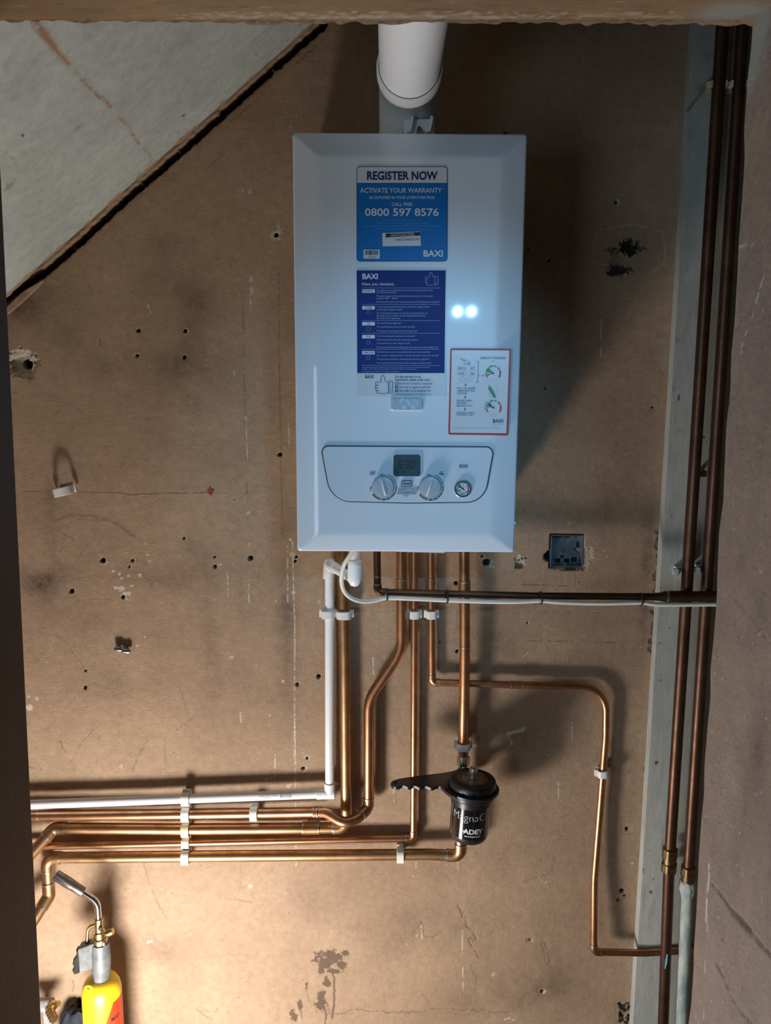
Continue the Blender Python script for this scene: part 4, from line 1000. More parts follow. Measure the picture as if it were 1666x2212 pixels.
MB().lathe([(.0056, .003), (.0056, .0055), (.0045, .0065), (.0016, .0065), (.001, .005)], q, (0, -1, .1), 20).build('screw', M_GALV, fl_, 40)
q = PX(.262); q.poly([(872.5, 258), (937.5, 257), (938, 290), (922, 290), (915, 281), (909, 272), (903, 272), (899, 290), (873, 290)], th=.004)
for x in (884, 926):
    a = P(x, 276, .262); s = mpp(a)
    q.prism([P(x - 5, 290, .262), P(x + 3, 290, .262), P(x + 9, 262, .262), P(x + 8, 256, .262), P(x + 3, 257, .262), P(x + 2, 266, .262)], (0, -.016, 0))
    q.add(*[(lambda m_: (m_.V, m_.F))(MB().lathe([(.003, 0), (.0035, .0015), (0, .002)], P(x - 5, 268, .262), (0, -1, 0), 10))][0])
q.build('cable_bracket', M_PVC, fl_, None)
# ------------------------------------------------------------------ pipework
def at_len(path, s):
    """path cut: return points from arc length s[0] to s[1]"""
    a, b = s; out = []; L = 0
    for p, q in zip(path[:-1], path[1:]):
        d = (q - p).length
        if L + d >= a and L <= b and d > 1e-9:
            t0 = max((a - L) / d, 0); t1 = min((b - L) / d, 1)
            for t in (t0, t1):
                v = p.lerp(q, t)
                if not out or (out[-1] - v).length > 1e-6: out.append(v)
        L += d
    return out
def plen(path): return sum((q - p).length for p, q in zip(path[:-1], path[1:]))
def near(path, pt):
    """arc length of the path's place nearest to a point"""
    best = (1e9, 0); L = 0
    for p, q in zip(path[:-1], path[1:]):
        d = (q - p).length
        if d < 1e-9: continue
        t = max(0, min(1, (pt - p).dot(q - p) / d / d)); e = (p.lerp(q, t) - pt).length
        if e < best[0]: best = (e, L + t * d)
        L += d
    return best[1]
def pipe(name, label, cat, pts, bends, w, m, elbows=(), couplings=(), rings=(), group=None, elbow_mat=None, extra_r=1.13, elbow_len=1.9):
    V = [P(*p) for p in pts]
    r = w / 2 * mpp(V[len(V) // 2])
    bd = [b * r if b < 0 else b for b in bends] if hasattr(bends, '__len__') else [bends] * len(V)
    bd = [abs(b) for b in bd]
    path = fillet(V, bd, 12)
    t = thing(name, label, cat, V[0], group)
    MB().tube(path, r, 20).build('pipe', m, t, 50)
    em = elbow_mat or m
    for i in elbows:
        s = near(path, V[i]); l = r * elbow_len
        seg = at_len(path, (s - l, s + l))
        e = MB().tube(seg, r * extra_r, 20).build('elbow', em, t, 50)
        if em is not M_PVC:
            for c in (s - l, s + l):
                sg_ = at_len(path, (c - r * .16, c + r * .16))
                if len(sg_) > 1: MB().tube(sg_, r * extra_r * 1.03, 20).build('solder_ring', M_SOLD, e, 50)
    for (px, py, off, hl) in couplings:
        s = near(path, P(px, py, off)); h = hl * mpp(P(px, py, off))
        c_ = MB().tube(at_len(path, (s - h, s + h)), r * extra_r, 20).build('coupling', em, t, 50)
        for c in (s - h, s + h):
            sg_ = at_len(path, (c - r * .13, c + r * .13))
            if len(sg_) > 1: MB().tube(sg_, r * extra_r * 1.03, 20).build('solder_ring', M_SOLD, c_, 50)
    for (px, py, off) in rings:
        s = near(path, P(px, py, off))
        MB().tube(at_len(path, (s - r * .14, s + r * .14)), r * 1.07, 20).build('solder_ring', M_SOLD, t, 50)
    return t, path, r

# condensate waste in white plastic
V_ = [P(766, 1186, .15), P(766, 1252, .15), P(712, 1220, .031), P(709, 1262, .031), P(712.5, 1714, .031), P(640, 1716.5, .031), P(400, 1725.5, .031), P(62, 1738, .031), P(-60, 1743, .031)]
cr = 10.2 * mpp(V_[3])
wt = thing('condensate_pipe', 'white plastic waste pipe dropping beside the copper then running left', 'pipe', V_[3])
path = fillet(V_[:3], .006, 6); MB().tube([V_[0], V_[1]], cr * 1.15, 24).build('outlet', M_PVC, wt, 50)
MB().lathe([(.001, -.017), (cr * .8, -.014), (cr * 1.25, -.006), (cr * 1.38, .004), (cr * 1.38, .036), (cr * 1.34, .038)], V_[1] + Vector((0, 0, .002)), (0, 0, 1), 28).build('elbow', M_PVC, wt, 40)
MB().tube([V_[1], V_[2]], cr, 24).build('pipe', M_PVC, wt, 50)
d = (V_[2] - V_[1]).normalized()
MB().tube([V_[2] - d * .034, V_[2] - d * .004], cr * 1.22, 24).tube([V_[2] + Vector((0, 0, .012)), V_[2] + Vector((0, 0, .004)), V_[2] - Vector((0, 0, .0))], [cr * .9, cr * 1.2, cr * 1.25], 24).tube([V_[2], V_[2] + (V_[3] - V_[2]).normalized() * .031], cr * 1.25, 24).build('elbow', M_PVC, wt, 40)
MB().tube([V_[2], V_[4]], cr, 24).build('pipe', M_PVC, wt, 50)
hp = MB().tube(V_[4:], cr, 24).build('pipe', M_PVC, wt, 50)
e_ = (V_[5] - V_[4]).normalized()
MB().tube([V_[4] + Vector((0, 0, .026)), V_[4]], cr * 1.2, 24).tube([V_[4] - e_ * .011, V_[4] + e_ * .030], cr * 1.2, 24).build('elbow', M_PVC, wt, 40)
# printed label wrapped on the run
def wrap_line(body, x0, x1, y_up, cap, m, par, flip=False, path_off=.031, bold=0):
    V, Fc, w = text_geo(body, bold); Q = []
    for u, v in V:
        uu = (1 - u / w) if flip else u / w
        px = x0 + (x1 - x0) * uu
        h = (v / CAPH) * cap; h = (y_up - h) if flip else (y_up + h)
        k = (px - 712.5) / (400 - 712.5); cy = 1714 + (1725.5 - 1714) * k
        c = P(px, cy, path_off); a = h / cr
        Q.append(c + Vector((0, -math.cos(a), math.sin(a))) * (cr * 1.012))
    return Q, Fc
lb_ = MB()
for t, x0, x1, yu, cap in (('FloPlast', 571, 588, -.0005, .0044), ('OS01W 21.5mm White', 561, 602, .0036, .0026), ('overflow pipe 3m', 568, 602, .0070, .0024)): lb_.add(*wrap_line(t, x0, x1, yu + .002, cap, I_GREY, hp, True))
x = 606; r_ = random.Random(5)
while x < 632:
    wd = r_.choice((.5, .8, 1.3))
    for k in range(4):
        a0 = (-.0035 + .0028 * k) / cr; a1 = (-.0035 + .0028 * (k + 1)) / cr; Q = []
        for (xx, a) in ((x, a0), (x + wd, a0), (x + wd, a1), (x, a1)):
            kk = (xx - 712.5) / (400 - 712.5); c = P(xx, 1714 + 11.5 * kk, .031); Q.append(c + Vector((0, -math.cos(a + .25), math.sin(a + .25))) * (cr * 1.012))
        lb_.add(Q, [(0, 1, 2, 3)])
    x += wd + r_.choice((.5, .8, 1.1))
lb_.build('printed_label', I_GREY, hp, None)

# heating pipes
pipe('copper_pipe', 'thick copper pipe dropping straight beside the white pipe, then running left third from top', 'pipe',
     [(739.5, 1188, .027), (745, 1420, .027), (748.5, 1788, .027), (660, 1789, .027), (400, 1791, .027), (117, 1789, .027), (56, 1858, .075)], [0, 0, -1.6, 0, 0, -1.4, 0], 24, M_COPT, elbows=(2, 5), couplings=[(672, 1789, .027, 17)], rings=[(142, 1790, .027), (719, 1789, .027)], elbow_mat=M_COPT)
pipe('copper_pipe', 'copper pipe with a long diagonal offset under the boiler, crossing over its neighbour', 'pipe',
     [(867.5, 1188, .032), (868, 1405, .032), (797, 1510, .032), (796.5, 1745, .032), (772, 1768, .058), (745, 1779, .072), (705, 1755, .048), (680, 1754.5, .032), (400, 1758.5, .027), (60, 1763, .027), (-60, 1764, .027)],
     [0, .10, .10, .016, .03, .045, .035, 0, 0, 0, 0], 22.5, M_COP, elbows=(3,), couplings=[(867.7, 1262, .032, 11), (688, 1755, .033, 7)], rings=[(783, 1758, .049), (84, 1763, .027)], extra_r=1.08)
pipe('copper_pipe', 'slim copper pipe straight under the boiler, turning left fourth from top', 'pipe',
     [(895.5, 1188, .022), (895.5, 1400, .022), (893.5, 1811, .022), (700, 1814, .022), (400, 1821, .022), (60, 1829, .022), (-60, 1832, .022)], [0, 0, -1.4, 0, 0, 0, 0], 15, M_COP, elbows=(2,), rings=[])
pipe('copper_pipe', 'slim copper pipe turning right at an elbow and sweeping down the wall', 'pipe',
     [(931.5, 1188, .022), (933.5, 1474, .022), (1100, 1479, .022), (1310, 1484, .022), (1309, 1590, .022), (1297, 1745, .022), (1284.5, 1900, .030), (1283, 2056, .042), (1390, 2058.5, .042), (1500, 2052, .042), (1560, 2049, .042)], [0, -1.4, 0, .115, .3, .3, .3, -1.4, 0, 0, 0], 15, M_COP, elbows=(1, 7), couplings=[(932, 1258, .022, 8), (1116, 1479.5, .022, 12)], elbow_len=1.7)
pipe('copper_pipe', 'copper pipe dropping from the boiler into the black filter', 'pipe',
     [(1003.5, 1188, .046), (1004.5, 1400, .046), (1003.5, 1500, .044), (1000.5, 1655, .042), (999.5, 1700, .042)], [0, .3, .3, 0, 0], 22.3, M_COP, couplings=[(1004, 1268, .046, 12)], rings=[(1004.5, 1397, .046)])
pipe('copper_pipe', 'lowest copper pipe running left from the black filter to an elbow', 'pipe',
     [(996, 1800, .050), (995, 1849, .048), (930, 1845.5, .040), (400, 1850, .031), (101, 1853, .031), (106, 1935, .048), (72, 1990, .085), (40, 2040, .11)], [0, -1.5, 0, 0, -1.4, -1.2, 0, 0], 23.5, M_COPT, elbows=(1, 4, 5), elbow_len=2.1)
# gas supply
gas, gpath, gr = pipe('gas_pipe', 'dark copper gas pipe crossing right under the boiler with cable tied below', 'pipe',
     [(814.5, 1188, .085), (816, 1279, .085), (960, 1282.5, .085), (1170, 1287.5, .085), (1425, 1289, .093)], [0, -1.4, 0, 0, 0], 15.6, M_COPD, elbows=(1,), elbow_len=2.0, rings=[(815, 1245, .085)])
a, b = P(1424, 1289, .093), P(1440, 1288.5, .093); c = P(1640, 1288, .096)
r2 = 11.6 * mpp(b)
MB().tube([P(1416, 1289, .093), a, b, P(1446, 1288.5, .093), P(1478, 1288.3, .0935)], [gr * 1.12, gr * 1.15, r2 * 1.08, r2 * 1.1, r2 * 1.1], 24).build('reducer', M_COPD, gas, 40)
MB().tube([b, c], r2, 24).build('pipe', M_COPD, gas, 50)
MB().tube([P(1438, 1288.5, .093), P(1443, 1288.5, .093)], r2 * 1.14, 24).build('solder_ring', M_SOLD, gas, 50)
# rising pipes in the right corner
def riser(name, label, tp, jn, bt, w, lower, gapname):
    t = thing(name, label, 'pipe', P(*bt), 'dark pipes in the right corner')
    a, j, b = P(*tp), P(*jn), P(*bt); a2 = j + (j - a) * 0
    up = a + (a - j).normalized() * .12; dn = b - Vector((0, 0, b.z - .002))
    r = w / 2 * mpp(j)
    pu = MB().tube([up, j], r, 24).build('upper_pipe', M_COPD, t, 50)
    lo = MB().tube([j, b, dn], r * (1.0 if lower is not M_WPIPE else 1.08), 24).build('lower_pipe', lower, t, 50)
    ax = (a - j).normalized()
    hexm = lambda an, i: (1.0 + .045 * math.cos(6 * an))
    MB().lathe([(r * 1.05, .040), (r * 1.34, .038), (r * 1.36, .018), (r * 1.2, .016)], j, ax, 36, mod=hexm).build('upper_nut', M_DBRASS, t, 30)
    MB().lathe([(r * 1.22, .018), (r * 1.22, .002)], j, ax, 30).build('joint_body', M_DBRASS, t, 30)
    if lower is not M_WPIPE:
        MB().lathe([(r * 1.2, .004), (r * 1.36, .002), (r * 1.36, -.018), (r * 1.05, -.021)], j, ax, 36, mod=hexm).build('lower_nut', M_DBRASS, t, 30)
        MB().tube([P(1442, 2060, .065 + .0125), P(1440, 2075, .065 + .0125), P(1437, 2092, .065 + .0125)], [.004, .006, .003], 10, sx=.5).build('verdigris_stain', M_VERD, t, 50)
    else:
        nz = lambda an, i: 1 + .06 * math.sin(5 * an + i * 2) + .05 * math.sin(9 * an - i)
        MB().lathe([(r * 1.2, .004), (r * 1.45, -.002), (r * 1.5, -.014), (r * 1.3, -.026), (r * 1.1, -.038)], j, ax, 36, mod=nz).build('paint_crust', M_WPIPE, t, 60)
    return t
riser('riser_pipe', 'left dark copper riser with a twin-nut joint in the right corner', (1561, 60, .066), (1446, 1866, .066), (1433, 2212, .066), 23.5, M_COPD, '')
riser('riser_pipe', 'right dark riser beside the door reveal, white and flaking below its joint', (1605, 60, .066), (1486, 1905, .066), (1472, 2212, .066), 23.5, M_WPIPE, '')

# ------------------------------------------------------------------ cable and its ties
cab = [P(764, 1188, .182), P(757, 1199, .180), P(744, 1219, .172), P(738, 1245, .160), P(740, 1268, .144), P(750, 1285, .134), P(768, 1296, .124), P(790, 1299.5, .112), P(812, 1297, .104), P(836, 1292, .100), P(900, 1294, .099), P(965, 1297, .099), P(1060, 1300, .099), P(1120, 1300, .099), P(1168, 1298, .099), P(1215, 1301.5, .099), P(1300, 1303.5, .099), P(1384, 1302, .099), P(1425, 1306, .1), P(1533, 1305.5, .1), P(1640, 1305, .1)]
def smooth(pts, n=6):
    out = []
    for i in range(len(pts) - 1):
        p0, p1, p2, p3 = pts[max(i - 1, 0)], pts[i], pts[i + 1], pts[min(i + 2, len(pts) - 1)]
        for k in range(n):
            t = k / n
            out.append(0.5 * ((2 * p1) + (p2 - p0) * t + (2 * p0 - 5 * p1 + 4 * p2 - p3) * t * t + (3 * p1 - p0 - 3 * p2 + p3) * t ** 3))
    out.append(pts[-1]); return out
top(MB().tube(smooth(cab), 4.6 * mpp(cab[8]), 14).build('cable', M_CABLE, smooth=60), 'white flex looping from the boiler and tied under the gas pipe', 'cable')
for x, y, hh, lb in ((835.5, 1284, 13.5, 'leftmost, by the gas pipe elbow'), (965.5, 1288.5, 14, 'second from the left'), (1168, 1291.5, 13.5, 'below the metal back box'), (1384.5, 1294.5, 14, 'rightmost, beside the timber board')):
    c = P(x, y, .1); s = mpp(c); t = thing('cable_tie', 'black cable tie on the gas pipe, ' + lb, 'cable tie', c, 'black cable ties on the gas pipe')
    lp = [c + Vector((.0015 * math.cos(a), -math.cos(a) * 9.8 * s, math.sin(a) * hh * s)) for a in [2 * math.pi * k / 28 for k in range(29)]]
    MB().tube(lp, 1.9 * s, 8, cap=False, ref=Vector((1, 0, 0)), sx=.45).build('strap', M_BLACK, t, 60)
    MB().box(c + Vector((0, -.007, hh * s * .82)), (.0026, .0030, .0026)).build('head', M_BLACK, t, None)

# ------------------------------------------------------------------ pipe clips
def clip(label, px, py, off, pw, axis, wpx, group, m=M_CLIP, base_y=0.0, ears=True, hollow=False, name='pipe_clip', arc=None):
    c = P(px, py, off); s = mpp(c); r = pw / 2 * s + .0006; hw = wpx / 2 * s
    ax = Vector(axis).normalized(); out = Vector((0, -1, 0)); side = ax.cross(out).normalized()
    t = thing(name, label, 'pipe clip', Vector((c.x, -base_y, c.z)), group)
    n = 24; ro = r + .0036; V = []; Fc = []
    prof = [(ro, -hw), (ro, hw), (r, hw), (r, -hw)]
    for k in range(n + (1 if arc else 0)):
        a = math.radians(arc[0] + (arc[1] - arc[0]) * k / n) if arc else 2 * math.pi * k / n
        sq = 1.0 / max(abs(math.cos(a)), abs(math.sin(a))) if not hollow else 1.0
        sq = min(sq, 1.12)
        dv = side * math.cos(a) + out * math.sin(a)
        for j, (rr, h) in enumerate(prof):
            V.append(c + dv * (rr * (sq if j < 2 else 1)) + ax * h)
    for k in range(n):
        k2 = k + 1 if arc else (k + 1) % n
        for j in range(4): Fc.append((k * 4 + j, k * 4 + (j + 1) % 4, k2 * 4 + (j + 1) % 4, k2 * 4 + j))
    if arc: Fc += [(3, 2, 1, 0), (n * 4, n * 4 + 1, n * 4 + 2, n * 4 + 3)]
    bevel(MB().add(V, Fc).build('band', m, t, 35), .0008, 2)
    d0 = base_y; d1 = off - r - .0012
    if d1 > d0 + .001:
        b = MB().box(Vector((c.x, -(d0 + d1) / 2, c.z)), (r * .85, (d1 - d0) / 2, hw * .92), (side, out, ax))
        if ears: b.box(Vector((c.x, -(off - r * .55), c.z)) + side * 0 + ax * (hw * .1), (ro * 1.28, .0030, hw * .55), (side, out, ax)) if False else None
        bevel(b.build('base', m, t, None), .0012, 2)
    if ears:
        e = MB()
        for sg in (-1, 1): e.box(c + side * (sg * (ro + .0022)) - out * (r * .55), (.0026, .0042, hw * .95), (side, out, ax))
        bevel(e.build('latch', m, t, None), .0006, 2)
    return t
Z = (0, 0, 1); X = (1, 0, 0)
G = 'white pipe clips holding the new pipework'
clip('white clip round the white pipe just under the boiler', 708.5, 1326, .031, 20.6, Z, 17, G)
clip('white clip round the thick copper pipe nearest the white pipe', 743.5, 1327, .027, 24.4, Z, 17, G)
clip('white clip on the slim pipe under the boiler, left of two', 895.5, 1327, .022, 15.4, Z, 17, G)
clip('white clip on the slim pipe under the boiler, right of two', 932.3, 1327, .022, 15.4, Z, 17, G)
clip('white clip just above the black filter', 1001, 1611, .0425, 22.6, Z, 15, G)
clip('white clip halfway down the slim sweeping pipe on the right', 1302, 1670, .022, 15.4, (-.08, 0, 1), 16, G)
for y, off, w, m, lb in ((1725.5, .031, 20.6, M_CLIP, 'white clip round the white pipe, topmost of a stack of five'), (1758.5, .027, 22.9, M_CLIP, 'white clip second from top in the stack of five'), (1791, .027, 24.4, M_CREAM, 'cream yellowed clip in the middle of the stack of five'), (1821, .022, 15.4, M_CLIP, 'small white clip fourth down in the stack of five'), (1850, .031, 23.9, M_CLIP, 'white clip at the bottom of the stack of five')):
    clip(lb, 402, y, off, w, X, 17, G, m)
clip('white clip on the second run, right of the stack of five', 549, 1756.6, .029, 22.9, X, 16, G)
clip('white clip on the lowest run, left of the black filter', 865, 1845.9, .0385, 23.9, X, 15, G)
GR = 'old clips on the corner risers'
clip('pale clip on the left corner riser above the gas pipe', 1478.3, 1236, .066, 24, Z, 14, GR, base_y=.03, arc=(160, 380))
clip('pale clip on the right corner riser above the gas pipe', 1524.5, 1232, .066, 24, Z, 14, GR, base_y=.03, arc=(160, 380))
clip('yellowed clip high on the left corner riser', 1552.8, 182, .066, 26, Z, 15, GR, M_CREAM, base_y=.03, arc=(160, 380))
clip('pale clip high on the right corner riser', 1597, 182, .066, 26, Z, 15, GR, base_y=.03, arc=(160, 380))
t = clip('empty white clip tilted on the wall at the far left', 137, 1061, .022, 33, (-.25, 0, 1), 18, 'loose fixings on the bare wall', hollow=True, arc=(-25, 205))

# ------------------------------------------------------------------ filter
fo = .118
fbase = P(1011.5, 1808, fo); fs = mpp(fbase)
ftop = P(1021.5, 1681, fo); H = (ftop - fbase).length
ax = (ftop - fbase).normalized()
flt = thing('magnetic_filter', 'black canister filter with white lettering under the copper pipe', 'filter', fbase)
R = 41.5 * fs
k = H / .147
MB().lathe([(.002, 0), (R * .72, 0), (R * .9, .004 * k), (R * .98, .012 * k), (R, .018 * k)], fbase, ax, 48).build('base', M_BLK3, flt, 40)
MB().lathe([(R, .018 * k), (R * 1.004, .091 * k)], fbase, ax, 64).build('canister', M_BLK2, flt, 40)
MB().lathe([(R * 1.0, .091 * k), (R * 1.045, .0914 * k), (R * 1.05, .106 * k), (R * 1.165, .1068 * k), (R * 1.19, .109 * k), (R * 1.19, .1190 * k), (R * 1.1, .1195 * k)], fbase, ax, 48).build('collar', M_BLK3, flt, 25)
rib = lambda a, j: 1.0 + (.022 if (j in (1, 2, 3) and int(a / (2 * math.pi) * 72) % 6 != 0) else 0)
MB().lathe([(R * 1.1, .119 * k), (R * 1.19, .1195 * k), (R * 1.205, .130 * k), (R * 1.205, .139 * k), (R * 1.195, .1435 * k), (R * 1.15, .1465 * k), (R * 1.08, .147 * k), (R * .76, .147 * k), (R * .74, .1462 * k), (.001, .1462 * k)], fbase, ax, 72, mod=rib).build('cap', M_BLK3, flt, 35)
MB().lathe([(R * .76, .1465 * k), (R * .76, .1476 * k), (R * .72, .1476 * k), (R * .72, .1465 * k)], fbase, ax, 48).build('brass_trim_ring', M_BRASS, flt, 40)
MB().lathe([(R * .58, .146 * k), (R * .58, .1474 * k), (R * .54, .1478 * k), (.001, .1478 * k)], fbase, ax, 48).build('top_disc', M_STEEL, flt, 40)
MB().lathe([(.0045, .147 * k), (.0045, .158 * k), (.0085, .159 * k), (.009, .161 * k), (.009, .171 * k), (.0082, .1725 * k), (.006, .1725 * k), (.0052, .168 * k), (.001, .168 * k)], fbase, ax, 28).build('bleed_valve', M_NICK, flt, 40)
xv = Vector((1, 0, 0)); xv = (xv - ax * xv.dot(ax)).normalized(); yv = ax.cross(xv)
def cyl_text(body, a0, a1, h, cap, rr, base, axx, x_, y_, bold=0.0):
    V, Fc, w = text_geo(body, bold); Q = []
    for u, v in V:
        a = math.radians(a0 + (a1 - a0) * u / w)
        Q.append(base + axx * (h + v / CAPH * cap) + (x_ * math.cos(a) + y_ * math.sin(a)) * rr)
    return Q, Fc
tm = MB()
tm.add(*cyl_text('MagnaClean', -151, 3, .064 * k, .0170, R * 1.008, fbase, ax, xv, yv, -.022))
tm.add(*cyl_text('Micro', -42, -14, .053 * k, .007, R * 1.008, fbase, ax, xv, yv, -.006))
tm.add(*cyl_text('ADEY', -114, -54, .0335 * k, .0105, R * 1.008, fbase, ax, xv, yv, .03))
tm.add(*cyl_text('www.baxi.co.uk', -110, -61, .0255 * k, .0042, R * 1.008, fbase, ax, xv, yv, .01))
Q = []
for a, h in ((-117, .0385), (-117, .0392), (-111, .0405), (-111, .0370)): a_ = math.radians(a); Q.append(fbase + ax * (h * k) + (xv * math.cos(a_) + yv * math.sin(a_)) * (R * 1.008))
tm.add(Q, [(0, 1, 2, 3)])
tm.build('lettering', I_WHITE, flt, None)
# compression nut and rear valve ports
nb = P(1000.5, 1662, .042); nr = 13.5 * mpp(nb)
hexm = lambda an, i: (1.0 + (.05 * math.cos(6 * an) if i in (1, 2) else 0))
MB().lathe([(nr * .84, .034), (nr * 1.0, .030), (nr * 1.0, .012), (nr * .84, .009), (nr * .78, .004), (nr * .95, .0), (nr * .95, -.02)], nb, (0, 0, 1), 36, mod=hexm).build('compression_nut', M_NICK, flt, 30)
vb = nb - Vector((0, 0, .03)); v2 = P(996, 1812, .050)
MB().tube([vb + Vector((0, 0, .012)), vb - Vector((0, 0, .016))], .0135, 20).tube([vb, Vector((fbase.x + .01, fbase.y + R * .95, vb.z))], .011, 16).tube([v2, v2 + Vector((0, 0, .03))], .0135, 20).build('rear_ports', M_NICK, flt, 40)

# plastic spanner left on the collar
zs = (fbase + ax * (.1205 * k)).z
cc = fbase + ax * (.1205 * k)
spn = thing('filter_spanner', 'flat black plastic spanner hooked round the filter cap, handle pointing left', 'spanner', cc)
th = .0065
ou = [(1000, 1661), (960, 1669), (925, 1673), (895, 1677), (870, 1680.5), (856, 1683.5), (847, 1687), (844, 1692), (847, 1697), (855, 1700), (862, 1699.5), (868, 1696.5), (874, 1697), (880, 1700), (886, 1700), (892, 1697), (898, 1697.5), (905, 1701), (911, 1701), (917, 1698), (923, 1698.5), (930, 1702), (936, 1702), (942, 1698.5), (948, 1698), (954, 1700), (962, 1708), (972, 1716), (985, 1722)]
hl = [PZ(x, y, zs + th) for x, y in ou]
# keyed plate with a hanging hole, split above and below the hole
top_, bot_ = hl[:8], hl[7:]
hole = [PZ(x, y, zs + th) for x, y in ((852, 1689.5), (860, 1687.5), (863, 1690), (856, 1693), (851, 1692.5))]
mb = MB()
cen = len(hl); V = hl + hole; n = len(hl); m_ = len(hole)
U = [v - Vector((0, 0, th)) for v in V]
Fc = []
upper = [0, 1, 2, 3, 4, n + 2, n + 1, n + 0]  # placeholder for ordering below
A = list(range(0, 8)) + [n + 4, n + 0, n + 1, n + 2]        # far edge: outline 0..7 then hole left -> top -> right
B = list(range(7, n)) + [0, n + 2, n + 3, n + 4]            # near edge
for f in (A, B):
    Fc.append(tuple(f)); Fc.append(tuple(i + len(V) for i in reversed(f)))
for i in range(n - 1): Fc.append((i, i + 1, i + 1 + len(V), i + len(V)))
for i in range(m_): Fc.append((n + i, n + (i + 1) % m_, n + (i + 1) % m_ + len(V), n + i + len(V)))
bevel(mb.add(V + U, Fc).build('handle', M_BLK3, spn, 30), .0012, 2, 60)
MB().lathe([(R * 1.235, 0), (R * 1.37, .0), (R * 1.39, .001), (R * 1.39, th - .001), (R * 1.37, th), (R * 1.235, th), (R * 1.235, 0)], cc, ax, 56).build('ring', M_BLK3, spn, 35)

# ------------------------------------------------------------------ small things on the wall
bx = thing('metal_back_box', 'square galvanised electrical back box sunk in the wall', 'back box', ((BX0 + BX1) / 2, .02, (BZ0 + BZ1) / 2))
x0, x1, z0, z1 = BX0 + .002, BX1 - .002, BZ0 + .002, BZ1 - .002
mb = MB(); yb_ = .032; tt = .0012
mb.box(((x0 + x1) / 2, yb_, (z0 + z1) / 2), ((x1 - x0) / 2, tt / 2, (z1 - z0) / 2))
mb.box((x0, yb_ / 2 - .001, (z0 + z1) / 2), (tt / 2, yb_ / 2, (z1 - z0) / 2)); mb.box((x1, yb_ / 2 - .001, (z0 + z1) / 2), (tt / 2, yb_ / 2, (z1 - z0) / 2))
mb.box(((x0 + x1) / 2, yb_ / 2 - .001, z0), ((x1 - x0) / 2, yb_ / 2, tt / 2)); mb.box(((x0 + x1) / 2, yb_ / 2 - .001, z1), ((x1 - x0) / 2, yb_ / 2, tt / 2))
mb.build('box', M_GALV, bx, None)
w_ = (x1 - x0); h_ = (z1 - z0)
def bxp(u, v, dy=.0): return Vector((x0 + u * w_, yb_ - .0012 - dy, z0 + v * h_))
for u, v, r in ((.45, .77, .005), (.45, .54, .0045), (.45, .33, .0045)):
    MB().lathe([(r, 0), (r, .0008), (r * .82, .001), (.0005, .0006)], bxp(u, v), (0, -1, 0), 20).build('knockout', M_GALV, bx, 30)
kd = [(.34, .93, .005, .004), (.62, .93, .004, .0035), (.86, .92, .003, .003), (.88, .48, .0045, .002), (.94, .55, .0025, .012), (.04, .12, .004, .004), (.32, .10, .006, .005), (.60, .10, .006, .005), (.84, .14, .006, .005), (.45, .24, .0035, .0035)]
for u, v, a, b in kd: MB().box(bxp(u, v, .0004), (a, .0004, b)).build('slot', M_BLACK, bx, None)
for u, v in ((.47, .07), (.88, .54)):
    q_ = Vector((x0 + u * w_, .004, z0 + v * h_)); MB().lathe([(.0045, -.006), (.0045, 0), (.0016, 0), (.0014, -.004), (.0005, -.004)], q_, (0, -1, 0), 18).build('fixing_lug', M_GALV, bx, 30)

def plug(label, px, py, r):
    c = P(px, py, 0); s = mpp(c) * r
    t = MB().lathe([(s * .7, -.008), (s, -.001), (s * 1.15, .0005), (s * 1.15, .0022), (s * .5, .0024), (s * .35, -.002), (.0002, -.002)], c, (0, -1, 0), 18)
    cr_ = [c + Vector((s * 1.3 * math.cos(a), -.0026, s * 1.3 * math.sin(a))) for a in (0.2, 1.8, 3.3, 4.9)]
    for p in cr_: t.box(p, (s * .35, .001, s * .18))
    return top(t.build('wall_plug', M_PLUG, smooth=40), label, 'wall plug', 'red plastic wall plugs')
plug('red wall plug at the end of the pencil line', 455, 1063, 4.6)
plug('red wall plug beside the crossing copper elbow', 766, 1780.5, 4.4)
c = P(258, 1405, .006); s = mpp(c)
an = MB()
for px, py, l in ((257, 1401, 9), (273, 1405, 10)):
    a0 = P(px - l, py, .010); a1 = P(px + l * .95, py + 2, .012); rr = 6.0 * s
    an.tube([a0, a0.lerp(a1, .04), a0.lerp(a1, .8), a1], [rr * .7, rr, rr, rr * .55], 16)
    an.tube([P(px, py, -.004), P(px, py, .010)], rr * .6, 12)
top(an.build('steel_anchor', M_STEEL, smooth=40), 'small shiny steel anchor stuck in the wall below the plaster splashes', 'anchor', 'loose fixings on the bare wall')
# bent bracket screw between the risers
q = P(1509, 1020, .030)
top(MB().tube([q, q + Vector((0, -.028, .004))], .0045, 12).box(q + Vector((0, -.026, -.001)), (.0075, .002, .006)).build('old_bracket', M_DBRASS, smooth=40), 'small rusty bracket stub between the two corner risers', 'bracket')
# thin stick tucked behind the riser clips
a, b = P(1484, 240, .0325), P(1543, 158, .0325)
top(MB().tube([a, a.lerp(b, .5) + Vector((0, 0, -.0005)), b], [.0022, .0028, .0028], 8).build('thin_rod', M_BAT, smooth=50), 'thin pale stick leaning behind the left corner riser near the top', 'stick')
a, b = P(1577, 108, .0325), P(1600, 82, .0325)
top(MB().tube([a, b], [.0022, .0026], 8).build('thin_rod', M_BAT, smooth=50), 'short pale stick between the corner risers at the very top', 'stick')

